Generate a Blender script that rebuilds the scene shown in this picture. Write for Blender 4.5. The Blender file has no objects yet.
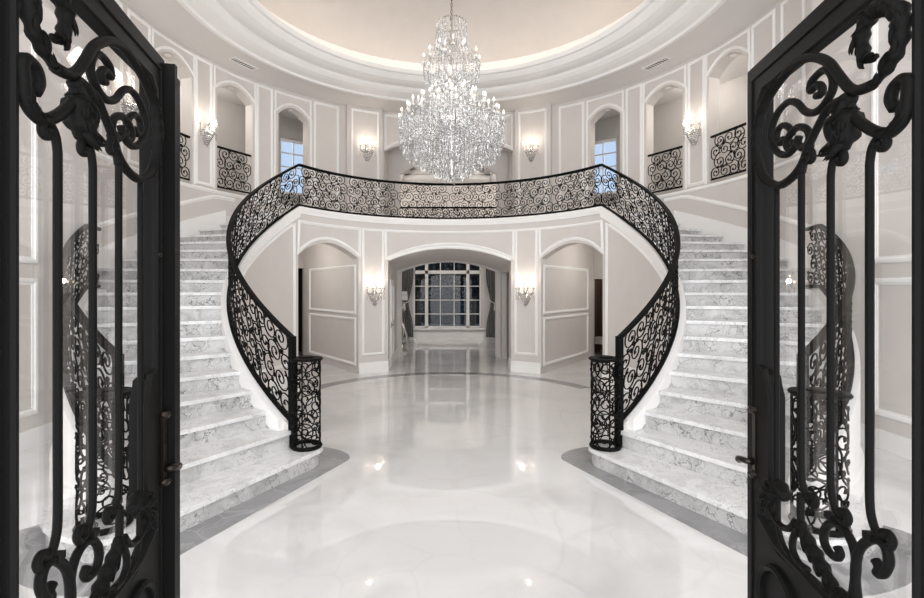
import bpy, math, random
from math import sin, cos, pi, radians as rad, sqrt
from mathutils import Vector, Matrix
random.seed(7)
SC = bpy.context.scene
COL = SC.collection

# ------------------------------------------------------------------ camera, world, exposure
cam_d = bpy.data.cameras.new('camera')
cam = bpy.data.objects.new('camera', cam_d)
COL.objects.link(cam)
cam.location = (-0.126, -8.1, 1.85)
cam.rotation_euler = (rad(90), 0, 0)
cam_d.sensor_width = 36.0
cam_d.lens = 36.0 * 490 / 924
cam_d.shift_x = 18 / 924
cam_d.shift_y = -9 / 924
cam_d.clip_start = 0.05
cam_d.clip_end = 200
SC.camera = cam

world = bpy.data.worlds.new('daylight')
SC.world = world
world.use_nodes = True
bg = world.node_tree.nodes['Background']
bg.inputs['Strength'].default_value = 1.0
_nt = world.node_tree            # evening sky: bright white towards the open entrance, dim blue behind the house
_tc = _nt.nodes.new('ShaderNodeTexCoord')
_sp = _nt.nodes.new('ShaderNodeSeparateXYZ')
_mr = _nt.nodes.new('ShaderNodeMapRange')
_mr.inputs['From Min'].default_value = -0.15
_mr.inputs['From Max'].default_value = 0.35
_mx = _nt.nodes.new('ShaderNodeMix')
_mx.data_type = 'RGBA'
_mx.inputs[6].default_value = (2.75, 2.78, 2.85, 1)
_mx.inputs[7].default_value = (0.42, 0.55, 0.74, 1)
_nt.links.new(_tc.outputs['Generated'], _sp.inputs[0])
_nt.links.new(_sp.outputs['Y'], _mr.inputs['Value'])
_nt.links.new(_mr.outputs[0], _mx.inputs[0])
_nt.links.new(_mx.outputs[2], bg.inputs['Color'])

SC.view_settings.view_transform = 'Standard'
SC.view_settings.look = 'None'
SC.view_settings.gamma = 1.0
SC.view_settings.exposure = 0.42
SC.cycles.max_bounces = 10
SC.cycles.diffuse_bounces = 5
SC.cycles.glossy_bounces = 4
SC.cycles.transmission_bounces = 6
SC.cycles.transparent_max_bounces = 16
SC.cycles.sample_clamp_indirect = 6.0
SC.cycles.caustics_reflective = False
SC.cycles.caustics_refractive = False


def lamp(name, kind, loc, power, color=(1, 0.95, 0.88), size=0.2, rot=(0, 0, 0), spot=None, parent=None):
    d = bpy.data.lights.new(name, kind)
    d.energy = power
    d.color = color
    if kind == 'AREA':
        d.shape = 'DISK'
        d.size = size
    else:
        d.shadow_soft_size = size
    if spot:
        d.spot_size = rad(spot)
        d.spot_blend = 0.8
    o = bpy.data.objects.new(name, d)
    o.location = loc
    o.rotation_euler = rot
    COL.objects.link(o)
    if parent:
        o.parent = parent
    return o


# ------------------------------------------------------------------ materials
def principled(name, color, rough=0.5, metal=0.0, spec=0.5, emis=None, estr=0.0):
    m = bpy.data.materials.new(name)
    m.use_nodes = True
    p = m.node_tree.nodes['Principled BSDF']
    p.inputs['Base Color'].default_value = (*color, 1)
    p.inputs['Roughness'].default_value = rough
    p.inputs['Metallic'].default_value = metal
    p.inputs['Specular IOR Level'].default_value = spec
    if emis:
        p.inputs['Emission Color'].default_value = (*emis, 1)
        p.inputs['Emission Strength'].default_value = estr
    return m


def paint(name, c, rough=0.6, amount=0.03, scale=3.0):
    m = principled(name, c, rough, spec=.3)
    nt = m.node_tree
    p = nt.nodes['Principled BSDF']
    n = nt.nodes.new('ShaderNodeTexNoise')
    n.inputs['Scale'].default_value = scale
    n.inputs['Detail'].default_value = 3
    geo = nt.nodes.new('ShaderNodeNewGeometry')
    nt.links.new(geo.outputs['Position'], n.inputs['Vector'])
    r = nt.nodes.new('ShaderNodeValToRGB')
    r.color_ramp.elements[0].position = 0.3
    r.color_ramp.elements[1].position = 0.7
    r.color_ramp.elements[0].color = (*[v * (1 - amount) for v in c], 1)
    r.color_ramp.elements[1].color = (*[min(1, v * (1 + amount)) for v in c], 1)
    nt.links.new(n.outputs['Fac'], r.inputs['Fac'])
    nt.links.new(r.outputs['Color'], p.inputs['Base Color'])
    return m


def marble(name, base, cloud, vein, rough, vscale=3.0, vwidth=0.03, vamt=0.6, cscale=1.0, v2=None, spec=0.5):
    m = principled(name, base, rough, spec=spec)
    nt = m.node_tree
    L = nt.links.new
    p = nt.nodes['Principled BSDF']
    geo = nt.nodes.new('ShaderNodeNewGeometry')
    warp = nt.nodes.new('ShaderNodeTexNoise')
    warp.inputs['Scale'].default_value = vscale * 0.7
    warp.inputs['Detail'].default_value = 5
    L(geo.outputs['Position'], warp.inputs['Vector'])
    add = nt.nodes.new('ShaderNodeVectorMath')
    add.operation = 'MULTIPLY_ADD'
    add.inputs[1].default_value = (0.9, 0.9, 0.9)
    L(warp.outputs['Color'], add.inputs[0])
    L(geo.outputs['Position'], add.inputs[2])
    cl = nt.nodes.new('ShaderNodeTexNoise')
    cl.inputs['Scale'].default_value = cscale
    cl.inputs['Detail'].default_value = 6
    cl.inputs['Distortion'].default_value = 0.6
    L(add.outputs[0], cl.inputs['Vector'])
    ramp = nt.nodes.new('ShaderNodeValToRGB')
    ramp.color_ramp.elements[0].position = 0.32
    ramp.color_ramp.elements[1].position = 0.56
    ramp.color_ramp.elements[0].color = (*cloud, 1)
    ramp.color_ramp.elements[1].color = (*base, 1)
    L(cl.outputs['Fac'], ramp.inputs['Fac'])
    last = ramp.outputs['Color']
    for sc, wd, am in ((vscale, vwidth, vamt), (vscale * 2.3, vwidth * 1.2, vamt * 0.55)):
        vo = nt.nodes.new('ShaderNodeTexVoronoi')
        vo.feature = 'DISTANCE_TO_EDGE'
        vo.inputs['Scale'].default_value = sc
        L(add.outputs[0], vo.inputs['Vector'])
        vr = nt.nodes.new('ShaderNodeMapRange')
        vr.inputs['From Min'].default_value = 0.0
        vr.inputs['From Max'].default_value = wd
        vr.inputs['To Min'].default_value = am
        vr.inputs['To Max'].default_value = 0.0
        L(vo.outputs['Distance'], vr.inputs['Value'])
        # veins fade in and out
        fn = nt.nodes.new('ShaderNodeTexNoise')
        fn.inputs['Scale'].default_value = sc * 0.6
        L(geo.outputs['Position'], fn.inputs['Vector'])
        fr = nt.nodes.new('ShaderNodeMapRange')
        fr.inputs['From Min'].default_value = 0.40
        fr.inputs['From Max'].default_value = 0.56
        L(fn.outputs['Fac'], fr.inputs['Value'])
        mu = nt.nodes.new('ShaderNodeMath')
        mu.operation = 'MULTIPLY'
        L(vr.outputs[0], mu.inputs[0])
        L(fr.outputs[0], mu.inputs[1])
        mx = nt.nodes.new('ShaderNodeMix')
        mx.data_type = 'RGBA'
        L(mu.outputs[0], mx.inputs[0])
        L(last, mx.inputs[6])
        mx.inputs[7].default_value = (*vein, 1)
        last = mx.outputs[2]
    L(last, p.inputs['Base Color'])
    return m


def thin_glass(name, tint=(1, 1, 1), refl=1.0):
    m = bpy.data.materials.new(name)
    m.use_nodes = True
    nt = m.node_tree
    nt.nodes.clear()
    out = nt.nodes.new('ShaderNodeOutputMaterial')
    mix = nt.nodes.new('ShaderNodeMixShader')
    tr = nt.nodes.new('ShaderNodeBsdfTransparent')
    tr.inputs[0].default_value = (*tint, 1)
    gl = nt.nodes.new('ShaderNodeBsdfGlossy')
    gl.inputs['Roughness'].default_value = 0.0
    gl.inputs['Color'].default_value = (refl, refl, refl, 1)
    fr = nt.nodes.new('ShaderNodeFresnel')
    g = nt.nodes.new('ShaderNodeNewGeometry')
    mr = nt.nodes.new('ShaderNodeMapRange')     # the same reflectance on both faces of the pane
    mr.inputs['To Min'].default_value = 1.5
    mr.inputs['To Max'].default_value = 1 / 1.5
    nt.links.new(g.outputs['Backfacing'], mr.inputs['Value'])
    nt.links.new(mr.outputs[0], fr.inputs['IOR'])
    nt.links.new(fr.outputs[0], mix.inputs[0])
    nt.links.new(tr.outputs[0], mix.inputs[1])
    nt.links.new(gl.outputs[0], mix.inputs[2])
    nt.links.new(mix.outputs[0], out.inputs[0])
    return m


def crystal_mat(name):
    m = bpy.data.materials.new(name)
    m.use_nodes = True
    nt = m.node_tree
    nt.nodes.clear()
    out = nt.nodes.new('ShaderNodeOutputMaterial')
    gl = nt.nodes.new('ShaderNodeBsdfGlossy')
    gl.inputs['Roughness'].default_value = 0.16
    gl.inputs['Color'].default_value = (.80, .80, .80, 1)
    tr = nt.nodes.new('ShaderNodeBsdfTransparent')
    df = nt.nodes.new('ShaderNodeBsdfDiffuse')
    df.inputs['Color'].default_value = (0.38, 0.38, 0.38, 1)
    m1 = nt.nodes.new('ShaderNodeMixShader')
    m1.inputs[0].default_value = 0.72
    nt.links.new(tr.outputs[0], m1.inputs[1])
    nt.links.new(df.outputs[0], m1.inputs[2])
    m2 = nt.nodes.new('ShaderNodeMixShader')
    m2.inputs[0].default_value = 0.5
    nt.links.new(m1.outputs[0], m2.inputs[1])
    nt.links.new(gl.outputs[0], m2.inputs[2])
    nt.links.new(m2.outputs[0], out.inputs[0])
    return m


M = {}
M['wall'] = paint('wall_greige', (0.65, 0.615, 0.588), 0.55, 0.02)
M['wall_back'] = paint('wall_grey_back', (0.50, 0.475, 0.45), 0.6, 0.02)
M['trim'] = paint('trim_white', (0.88, 0.87, 0.855), 0.4, 0.01)
M['ceiling'] = paint('ceiling_soffit', (0.72, 0.70, 0.68), 0.6, 0.01)
M['dome'] = paint('ceiling_dome_paint', (0.60, 0.575, 0.55), 0.55, 0.02)
M['floor'] = marble('floor_marble', (0.74, 0.735, 0.73), (0.60, 0.595, 0.588), (0.58, 0.56, 0.54), 0.02,
                    vscale=0.8, vwidth=0.025, vamt=0.30, cscale=0.9, spec=1.0)
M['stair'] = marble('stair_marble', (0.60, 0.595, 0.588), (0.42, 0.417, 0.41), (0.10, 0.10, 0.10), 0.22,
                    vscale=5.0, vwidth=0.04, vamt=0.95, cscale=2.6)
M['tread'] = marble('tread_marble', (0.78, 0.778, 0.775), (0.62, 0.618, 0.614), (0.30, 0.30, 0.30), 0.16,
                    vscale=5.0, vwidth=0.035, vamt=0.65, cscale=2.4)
M['band'] = marble('band_marble', (0.30, 0.30, 0.305), (0.22, 0.22, 0.225), (0.50, 0.50, 0.50), 0.10,
                   vscale=1.8, vwidth=0.03, vamt=0.35, cscale=1.8)
M['iron'] = principled('wrought_iron', (0.006, 0.0058, 0.0055), 0.5, 0.0, 0.05)
M['door'] = principled('door_bronze_paint', (0.008, 0.0078, 0.0075), 0.45, 0.0, 0.05)
M['handle'] = principled('oiled_bronze', (0.03, 0.024, 0.02), 0.3, 0.8)
M['glass'] = thin_glass('clear_glass')
M['window_glass'] = thin_glass('coated_window_glass', refl=.35)
M['crystal'] = crystal_mat('crystal')
M['chrome'] = principled('polished_nickel', (0.75, 0.74, 0.72), 0.18, 1.0)
M['candle'] = principled('candle_sleeve', (0.85, 0.83, 0.78), 0.4)
M['bulb'] = principled('lit_bulb', (1, 0.93, 0.82), 0.3, emis=(1.0, 0.90, 0.78), estr=2.2)
M['bulbw'] = principled('lit_sconce_bulb', (1, 0.9, 0.78), 0.3, emis=(1.0, 0.82, 0.64), estr=4.0)
M['led'] = principled('led_strip', (1, 0.85, 0.7), 0.5, emis=(1.0, 0.82, 0.66), estr=5.0)
M['spot'] = principled('downlight_lens', (1, 0.95, 0.9), 0.3, emis=(1.0, 0.9, 0.78), estr=10.0)
M['curtain'] = paint('curtain_fabric', (0.15, 0.148, 0.145), 0.75, 0.1, 8)
M['cord'] = principled('tieback_cord', (0.72, 0.70, 0.66), 0.6)
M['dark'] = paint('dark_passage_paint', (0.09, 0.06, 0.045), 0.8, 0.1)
M['wood'] = paint('dark_stained_wood', (0.07, 0.045, 0.032), 0.45, 0.2)
M['leaf'] = paint('dusk_foliage', (0.006, 0.010, 0.015), 0.8, 0.4, 2)  # dusk shade put into the leaf colour
M['bark'] = principled('bark', (0.03, 0.027, 0.025), 0.9)
M['lawn'] = paint('night_lawn', (0.012, 0.018, 0.022), 0.9, 0.3, 2)
M['water'] = principled('pool_water', (0.02, 0.05, 0.08), 0.05)
M['vent'] = principled('vent_white', (0.88, 0.87, 0.85), 0.5)
M['ventshade'] = principled('vent_gap_shade', (0.06, 0.06, 0.06), 0.8)  # shade between the louvres as a dark colour
M['fabric'] = paint('cream_upholstery', (0.66, 0.62, 0.57), 0.9, 0.06, 20)
M['rug'] = paint('patterned_rug', (0.16, 0.14, 0.13), 0.95, 0.5, 9)
M['silver'] = principled('silvered_sculpture', (0.55, 0.53, 0.50), 0.25, 0.9)


# ------------------------------------------------------------------ mesh helpers
class MB:
    def __init__(self):
        self.v = []
        self.f = []

    def box(self, c, s, rz=0.0):
        b = len(self.v)
        ca, sa = cos(rz), sin(rz)
        for dz in (-.5, .5):
            for dx, dy in ((-.5, -.5), (.5, -.5), (.5, .5), (-.5, .5)):
                x, y = dx * s[0], dy * s[1]
                self.v.append((c[0] + x * ca - y * sa, c[1] + x * sa + y * ca, c[2] + dz * s[2]))
        self.hexa(b)
        return self

    def hexa(self, b):
        self.f += [(b, b + 3, b + 2, b + 1), (b + 4, b + 5, b + 6, b + 7), (b, b + 1, b + 5, b + 4),
                   (b + 1, b + 2, b + 6, b + 5), (b + 2, b + 3, b + 7, b + 6), (b + 3, b, b + 4, b + 7)]

    def hex8(self, pts):
        b = len(self.v)
        self.v += [tuple(p) for p in pts]
        self.hexa(b)

    def tube(self, pts, r, n=6, closed=False, flat=1.0, up=None):
        P = [Vector(p) for p in pts]
        N = len(P)
        if N < 2:
            return self
        R = r if isinstance(r, (list, tuple)) else [r] * N
        b = len(self.v)
        prev = None
        for i in range(N):
            if closed:
                t = P[(i + 1) % N] - P[i - 1]
            else:
                t = P[min(i + 1, N - 1)] - P[max(i - 1, 0)]
            if t.length < 1e-9:
                t = Vector((0, 0, 1))
            t.normalize()
            if up is not None:
                u = Vector(up)
            else:
                u = prev if prev is not None else (Vector((0, 0, 1)) if abs(t.z) < 0.9 else Vector((1, 0, 0)))
            a = u - t * u.dot(t)
            if a.length < 1e-6:
                a = t.orthogonal()
            a.normalize()
            prev = a
            c = t.cross(a)
            for k in range(n):
                an = 2 * pi * (k + .5) / n
                q = P[i] + (a * cos(an) * flat + c * sin(an)) * R[i]
                self.v.append((q.x, q.y, q.z))
        rings = N if closed else N - 1
        for i in range(rings):
            j = (i + 1) % N
            for k in range(n):
                k2 = (k + 1) % n
                self.f.append((b + i * n + k, b + i * n + k2, b + j * n + k2, b + j * n + k))
        if not closed:
            self.f.append(tuple(b + k for k in range(n))[::-1])
            self.f.append(tuple(b + (N - 1) * n + k for k in range(n)))
        return self

    def lathe(self, c, prof, n=16):
        b = len(self.v)
        for r, z in prof:
            for k in range(n):
                a = 2 * pi * k / n
                self.v.append((c[0] + r * cos(a), c[1] + r * sin(a), c[2] + z))
        for i in range(len(prof) - 1):
            for k in range(n):
                k2 = (k + 1) % n
                self.f.append((b + i * n + k, b + i * n + k2, b + (i + 1) * n + k2, b + (i + 1) * n + k))
        self.f.append(tuple(b + k for k in range(n))[::-1])
        self.f.append(tuple(b + (len(prof) - 1) * n + k for k in range(n)))
        return self

    def prism(self, poly, z0, z1):
        b = len(self.v)
        n = len(poly)
        for z in (z0, z1):
            for x, y in poly:
                self.v.append((x, y, z))
        self.f.append(tuple(range(b + n - 1, b - 1, -1)))
        self.f.append(tuple(range(b + n, b + 2 * n)))
        for i in range(n):
            j = (i + 1) % n
            self.f.append((b + i, b + j, b + n + j, b + n + i))
        return self

    def sweep(self, sections, closed=False, caps=True):
        """sections: list of lists of 3D points (same count), joined"""
        b = len(self.v)
        n = len(sections[0])
        for s in sections:
            self.v += [tuple(p) for p in s]
        m = len(sections)
        for i in range(m if closed else m - 1):
            j = (i + 1) % m
            for k in range(n):
                k2 = (k + 1) % n
                self.f.append((b + i * n + k, b + i * n + k2, b + j * n + k2, b + j * n + k))
        if caps and not closed:
            self.f.append(tuple(b + k for k in range(n))[::-1])
            self.f.append(tuple(b + (m - 1) * n + k for k in range(n)))
        return self

    def octa(self, c, r, h, up=0.35):
        b = len(self.v)
        x, y, z = c
        a = random.random() * 1.5
        for k in range(4):
            self.v.append((x + r * cos(a + k * pi / 2), y + r * sin(a + k * pi / 2), z))
        self.v.append((x, y, z + h * up))
        self.v.append((x, y, z - h * (1 - up)))
        for k in range(4):
            k2 = (k + 1) % 4
            self.f.append((b + k, b + k2, b + 4))
            self.f.append((b + k2, b + k, b + 5))
        return self

    def build(self, name, mat, parent=None, smooth=False, world=False):
        me = bpy.data.meshes.new(name)
        v = self.v
        if world and parent is not None:
            L = parent.location
            v = [(p[0] - L[0], p[1] - L[1], p[2] - L[2]) for p in v]
        me.from_pydata(v, [], self.f)
        me.validate()
        me.materials.append(mat)
        if smooth:
            for p in me.polygons:
                p.use_smooth = True
        o = bpy.data.objects.new(name, me)
        COL.objects.link(o)
        if parent is not None:
            o.parent = parent
        return o


def tag(o, label, cat, group=None, kind=None):
    o['label'] = label
    if cat:
        o['category'] = cat
    if group:
        o['group'] = group
    if kind:
        o['kind'] = kind
    return o


def thing(name, loc, label, cat, rz=0.0, group=None):
    o = bpy.data.objects.new(name, None)
    o.empty_display_size = 0.2
    o.location = loc
    o.rotation_euler = (0, 0, rz)
    COL.objects.link(o)
    return tag(o, label, cat, group)


def struct(name, mb, mat, smooth=False, parent=None):
    o = mb.build(name, mat, parent, smooth)
    if parent is None:
        o['kind'] = 'structure'
    return o


def dup(root, loc, rz, label=None, group=None):
    r = root.copy()
    COL.objects.link(r)
    r.location = loc
    r.rotation_euler = (0, 0, rz)
    if label:
        r['label'] = label
    if group:
        r['group'] = group
    for ch in list(root.children):
        c = ch.copy()
        COL.objects.link(c)
        c.parent = r
        for g in list(ch.children):
            d = g.copy()
            COL.objects.link(d)
            d.parent = c
    return r


def cyl(R, ph, z):
    a = rad(ph)
    return (R * sin(a), R * cos(a), z)


def frange(a, b, step):
    n = max(1, int(math.ceil(abs(b - a) / step)))
    return [a + (b - a) * i / n for i in range(n + 1)]


def arch_z(op, p):
    a, b, sill, spring, crown = op
    t = (p - (a + b) / 2) / ((b - a) / 2)
    t = max(-1, min(1, t))
    return spring + (crown - spring) * sqrt(max(0, 1 - t * t * 0.999)) if False else spring + (crown - spring) * (1 - t * t)


def arcwall(name, Ri, Ro, p0, p1, zb, zt, ops, mat, step=1.5, parent=None):
    cuts = set([p0, p1])
    for o in ops:
        cuts.update((o[0], o[1]))
    cuts = sorted(cuts)
    ph = []
    for a, b in zip(cuts, cuts[1:]):
        ph += frange(a, b, step)[:-1]
    ph.append(cuts[-1])
    fb = zb if callable(zb) else (lambda p: zb)
    ft = zt if callable(zt) else (lambda p: zt)
    mb = MB()
    for a, b in zip(ph, ph[1:]):
        mid = (a + b) / 2
        op = None
        for o in ops:
            if o[0] < mid < o[1]:
                op = o
        segs = []
        if op is None:
            segs.append((fb(a), ft(a), fb(b), ft(b)))
        else:
            if op[2] > fb(mid) + 1e-3:
                segs.append((fb(a), op[2], fb(b), op[2]))
            segs.append((arch_z(op, a), ft(a), arch_z(op, b), ft(b)))
        for (a0, a1, b0, b1) in segs:
            mb.hex8([cyl(Ri, a, a0), cyl(Ri, b, b0), cyl(Ro, b, b0), cyl(Ro, a, a0),
                     cyl(Ri, a, a1), cyl(Ri, b, b1), cyl(Ro, b, b1), cyl(Ro, a, a1)])
    return struct(name, mb, mat, parent=parent)


def offset_path(path, d, closed):
    n = len(path)
    out = []
    for i in range(n):
        if closed:
            p0, p1, p2 = path[i - 1], path[i], path[(i + 1) % n]
        else:
            p0, p1, p2 = path[max(i - 1, 0)], path[i], path[min(i + 1, n - 1)]
        e1 = Vector((p1[0] - p0[0], p1[1] - p0[1]))
        e2 = Vector((p2[0] - p1[0], p2[1] - p1[1]))
        if e1.length < 1e-9:
            e1 = e2
        if e2.length < 1e-9:
            e2 = e1
        e1.normalize()
        e2.normalize()
        n1 = Vector((-e1.y, e1.x))
        n2 = Vector((-e2.y, e2.x))
        m = n1 + n2
        if m.length < 1e-6:
            m = n1
        m.normalize()
        k = d / max(0.35, m.dot(n1))
        out.append((p1[0] + m.x * k, p1[1] + m.y * k))
    return out


def densify(path, closed, step=0.12):
    out = []
    n = len(path)
    for i in range(n if closed else n - 1):
        a, b = path[i], path[(i + 1) % n]
        L = math.hypot(b[0] - a[0], b[1] - a[1])
        k = max(1, int(L / step))
        for j in range(k):
            t = j / k
            out.append((a[0] + (b[0] - a[0]) * t, a[1] + (b[1] - a[1]) * t))
    if not closed:
        out.append(path[-1])
    return out


def moulding(mb, path, mapper, w=0.055, d=0.03, closed=True, step=0.12):
    """path in (u,z) metres, mapper(u,z,n)->3D; stepped picture-frame profile"""
    path = densify(path, closed, step)
    prof = [(-.5, -0.004), (-.5, .55), (-.25, 1.0), (.1, 1.0), (.25, .5), (.5, .4), (.5, -0.004)]
    offs = [offset_path(path, w * t, closed) for t, _ in prof]
    secs = []
    for i in range(len(path)):
        secs.append([mapper(offs[k][i][0], offs[k][i][1], prof[k][1] * d) for k in range(len(prof))])
    mb.sweep(secs, closed)


def arcmap(R, side=-1):
    # u = arc length along circle R from phi=0
    def f(u, z, n):
        a = u / R
        r = R + side * n
        return (r * sin(a), r * cos(a), z)
    return f


def planemap(o, du, nn):
    o = Vector(o)
    du = Vector(du).normalized()
    nn = Vector(nn).normalized()

    def f(u, z, n):
        p = o + du * u + nn * n
        return (p.x, p.y, z)
    return f


def U(R, ph):
    return R * rad(ph)


# ------------------------------------------------------------------ key dimensions
RI, RO, RW = 3.355, 5.10, 5.50          # inner drum, outer rail, upper gallery wall
RISE = 0.1815
FL2 = 3.45
SOF = 6.70
TH0, DTH = 31.2, 5.09


def th_step(k):
    if k == 1:
        return 26.0
    return TH0 + (k - 2) * 5.0 if k <= 8 else 61.2 + (k - 8) * 5.5


def zline(th):                          # nosing line height at stair angle th (from the front)
    return RISE * (2 + (th - TH0) / 5.0) if th <= 61.2 else RISE * (8 + (th - 61.2) / 5.5)


KINK = 117.7
def ph_of(th): return 180 - th


def stair_top(th):
    return min(max(zline(th) + 0.06, .42 + (th - 31) * (3.53 - .45) / (KINK - 31)), FL2 + .04)


# ------------------------------------------------------------------ floor and ceilings
mb = MB()
mb.box((0, 1.6, -0.05), (13.6, 18.6, 0.1))
struct('floor', mb, M['floor'])

# circular inlaid band in front of the drum wall
mb = MB()
secs = []
for p in frange(-66, 66, 2):
    secs.append([cyl(2.64, p, 0.0), cyl(2.92, p, 0.0), cyl(2.92, p, 0.003), cyl(2.64, p, 0.003)])
mb.sweep(secs)
o = struct('trim_1', mb, M['band'])
o['label'] = 'narrow grey marble band inlaid in the floor before the arches'


def step_outline(th0, th1, r0, r1, rin=None):
    pts = []
    for t in frange(th0, th1, 1.5):
        a = rad(t)
        pts.append((r1 * sin(a), -r1 * cos(a)))
    for t in frange(th1, th0, 1.5):
        a = rad(t)
        pts.append((r0 * sin(a), -r0 * cos(a)))
    return pts


def P2(r, th):
    a = rad(th)
    return (r * sin(a), -r * cos(a))


def round_step(th0, th1, r0, r1):
    """annular sector with rounded inner and outer ends (about the newels)"""
    pts = [P2(r, th0) for r in frange(r0 + .25, r1 - .25, .2)]
    # outer end: half round
    c = P2(r1 - .25, (th0 + th1) / 2)
    for r, t in arc_end(r1 - .25, th0, th1, .25):
        pts.append(P2(r, t))
    pts += [P2(r, th1) for r in frange(r1 - .25, r0 + .25, .2)]
    for r, t in arc_end(r0 + .25, th1, th0, -.25):
        pts.append(P2(r, t))
    return pts


def arc_end(r, ta, tb, dr):
    out = []
    for i in range(1, 14):
        a = pi * i / 14
        t = (ta + tb) / 2 + (ta - tb) / 2 * cos(a)
        out.append((r + dr * sin(a), t))
    return out


for s, nm in ((-1, 2), (1, 3)):
    mb = MB()
    pts = round_step(22.8, 38.0, 2.78, 5.75)
    if s < 0:
        pts = [(-x, y) for x, y in pts][::-1]
    mb.prism(pts, 0.0, 0.004)
    o = struct('trim_%d' % nm, mb, M['band'])
    o['label'] = 'grey marble border inlaid round the foot of the %s staircase' % ('left' if s < 0 else 'right')

# soffit ring, cornice and dome
mb = MB()
prof = [(7.4, SOF), (4.60, SOF), (4.57, SOF - .04), (4.50, SOF - .04), (4.47, SOF + .0), (4.40, SOF + .005),
        (4.30, SOF + .02), (4.20, SOF + .05), (4.12, SOF + .10), (4.09, SOF + .15), (4.03, SOF + .15), (4.0, SOF + .12), (3.94, SOF + .12),
        (3.85, SOF + .13), (3.74, SOF + .16), (3.66, SOF + .22), (3.63, SOF + .25), (3.56, SOF + .25), (3.54, SOF + .28), (3.52, SOF + .33), (3.60, SOF + .36),
        (3.95, SOF + .36), (3.96, SOF + .75)]
n = 144
for r, z in prof:
    for k in range(n):
        a = 2 * pi * k / n
        mb.v.append((r * cos(a), r * sin(a), z))
for i in range(len(prof) - 1):
    for k in range(n):
        k2 = (k + 1) % n
        mb.f.append((i * n + k, i * n + k2, (i + 1) * n + k2, (i + 1) * n + k))
ceil = mb.build('ceiling', M['ceiling'], smooth=False)
ceil['kind'] = 'structure'
ceil['label'] = 'round ceiling soffit with a lit tray dome'
ceil.data.materials.append(M['trim'])
for i, p in enumerate(ceil.data.polygons):
    if i // n >= 1:
        p.material_index = 1
# roof cap above (keeps the sky out)
mb = MB()
prof = []
for i in range(0, 13):
    t = i / 12
    r = 3.96 * cos(t * pi / 2)
    z = SOF + .70 + 1.15 * sin(t * pi / 2)
    prof.append((max(r, 0.001), z))
n2 = 96
for r, z in prof:
    for k in range(n2):
        a = 2 * pi * k / n2
        mb.v.append((r * cos(a), r * sin(a), z))
for i in range(len(prof) - 1):
    for k in range(n2):
        k2 = (k + 1) % n2
        mb.f.append((i * n2 + k, i * n2 + k2, (i + 1) * n2 + k2, (i + 1) * n2 + k))
dome = mb.build('dome', M['dome'], ceil, smooth=True)
# LED strip in the cove
mb = MB()
prof = [(3.74, SOF + .37), (3.70, SOF + .37), (3.70, SOF + .39), (3.74, SOF + .39)]
secs = []
for k in range(120):
    a = 2 * pi * k / 120
    secs.append([(r * cos(a), r * sin(a), z) for r, z in prof])
mb.sweep(secs, closed=True)
mb.build('cove_light_strip', M['led'], ceil)

# air vents in the soffit
def air_vent(ph, label):
    t = thing('air_vent', cyl(5.03, ph, SOF), label, 'vent', rz=-rad(ph), group='soffit air vents')
    a = MB()
    a.box((0, 0, -0.006), (0.62, 0.20, 0.012))
    a.build('frame', M['vent'], t)
    b = MB()
    b.box((0, 0, -0.0125), (0.54, 0.12, 0.003))  # dark sheet stands in for the shade between the louvres
    b.build('gap_shade', M['ventshade'], t)
    c = MB()
    for i in range(9):
        c.box((-0.24 + i * .06, 0, -0.017), (0.018, 0.12, 0.008))
    c.build('louvre', M['vent'], t)


air_vent(-61.5, 'long slotted white air vent in the soffit above the left gallery')
air_vent(61.5, 'long slotted white air vent in the soffit above the right gallery')

# ------------------------------------------------------------------ lower drum wall (below the balcony and along the stairs)
C_OP = (-24.6, 24.6, 0, 2.53, 2.84)
L_OP = (-63.0, -36.8, 0, 2.54, 2.84)
R_OP = (36.8, 63.0, 0, 2.54, 2.84)


def drum_top(p):
    th = 180 - abs(p)
    return FL2 + .04 if th >= KINK - 1 else stair_top(th) + 0.03


arcwall('wall_balcony', RI, RI + .28, -70, 70, 0, drum_top, [C_OP, L_OP, R_OP], M['wall'])
for s in (-1, 1):
    a, b = sorted((s * 70, s * (180 - 31)))
    arcwall('wall_stair_%s' % ('left' if s < 0 else 'right'), RI, RI + .05, a, b, 0,
            lambda p: stair_top(180 - abs(p)) - .02, [], M['wall'])

mbm = MB()
am = arcmap(RI)
def A(ph, z): return (U(RI, ph), z)
# pilaster panels beside the central arch
for s in (-1, 1):
    moulding(mbm, [A(s * 26.6, 0.42), A(s * 26.6, 3.2), A(s * 34.9, 3.2), A(s * 34.9, 0.42)], am, 0.06)
    # spandrel panels over side arches
    pts = [A(s * 36.2, 3.2), A(s * 62.5, 3.2)]
    pts += [A(s * p, arch_z((36.0, 63.6, 0, 2.58, 2.93), p)) for p in frange(63.0, 36.4, 2.2)]
    moulding(mbm, pts, am, 0.06)
# spandrel panel over the centre arch
pts = [A(-25.6, 3.2), A(25.6, 3.2)] + [A(p, arch_z((-25.6, 25.6, 0, 2.57, 2.93), p)) for p in frange(25.4, -25.4, 2)]
moulding(mbm, pts, am, 0.06)
# arch trims
for op in (C_OP, L_OP, R_OP):
    if op is C_OP:
        pth = [A(p, arch_z(op, p) + .015) for p in frange(op[0], op[1], 2)]
        moulding(mbm, pth, am, 0.07, 0.025, closed=False)
# triangular panels below the stairs
for s in (-1, 1):
    pts = [A(s * 64.9, 0.42), A(s * 64.9, 3.12)]
    pts += [A(s * p, stair_top(180 - p) - 0.26) for p in frange(66.5, 128, 3)]
    pts += [A(s * 134.5, 0.42)]
    moulding(mbm, pts, am, 0.06)
struct('trim_4', mbm, M['trim'])['label'] = 'white picture-frame mouldings on the curved lower wall'

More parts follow.
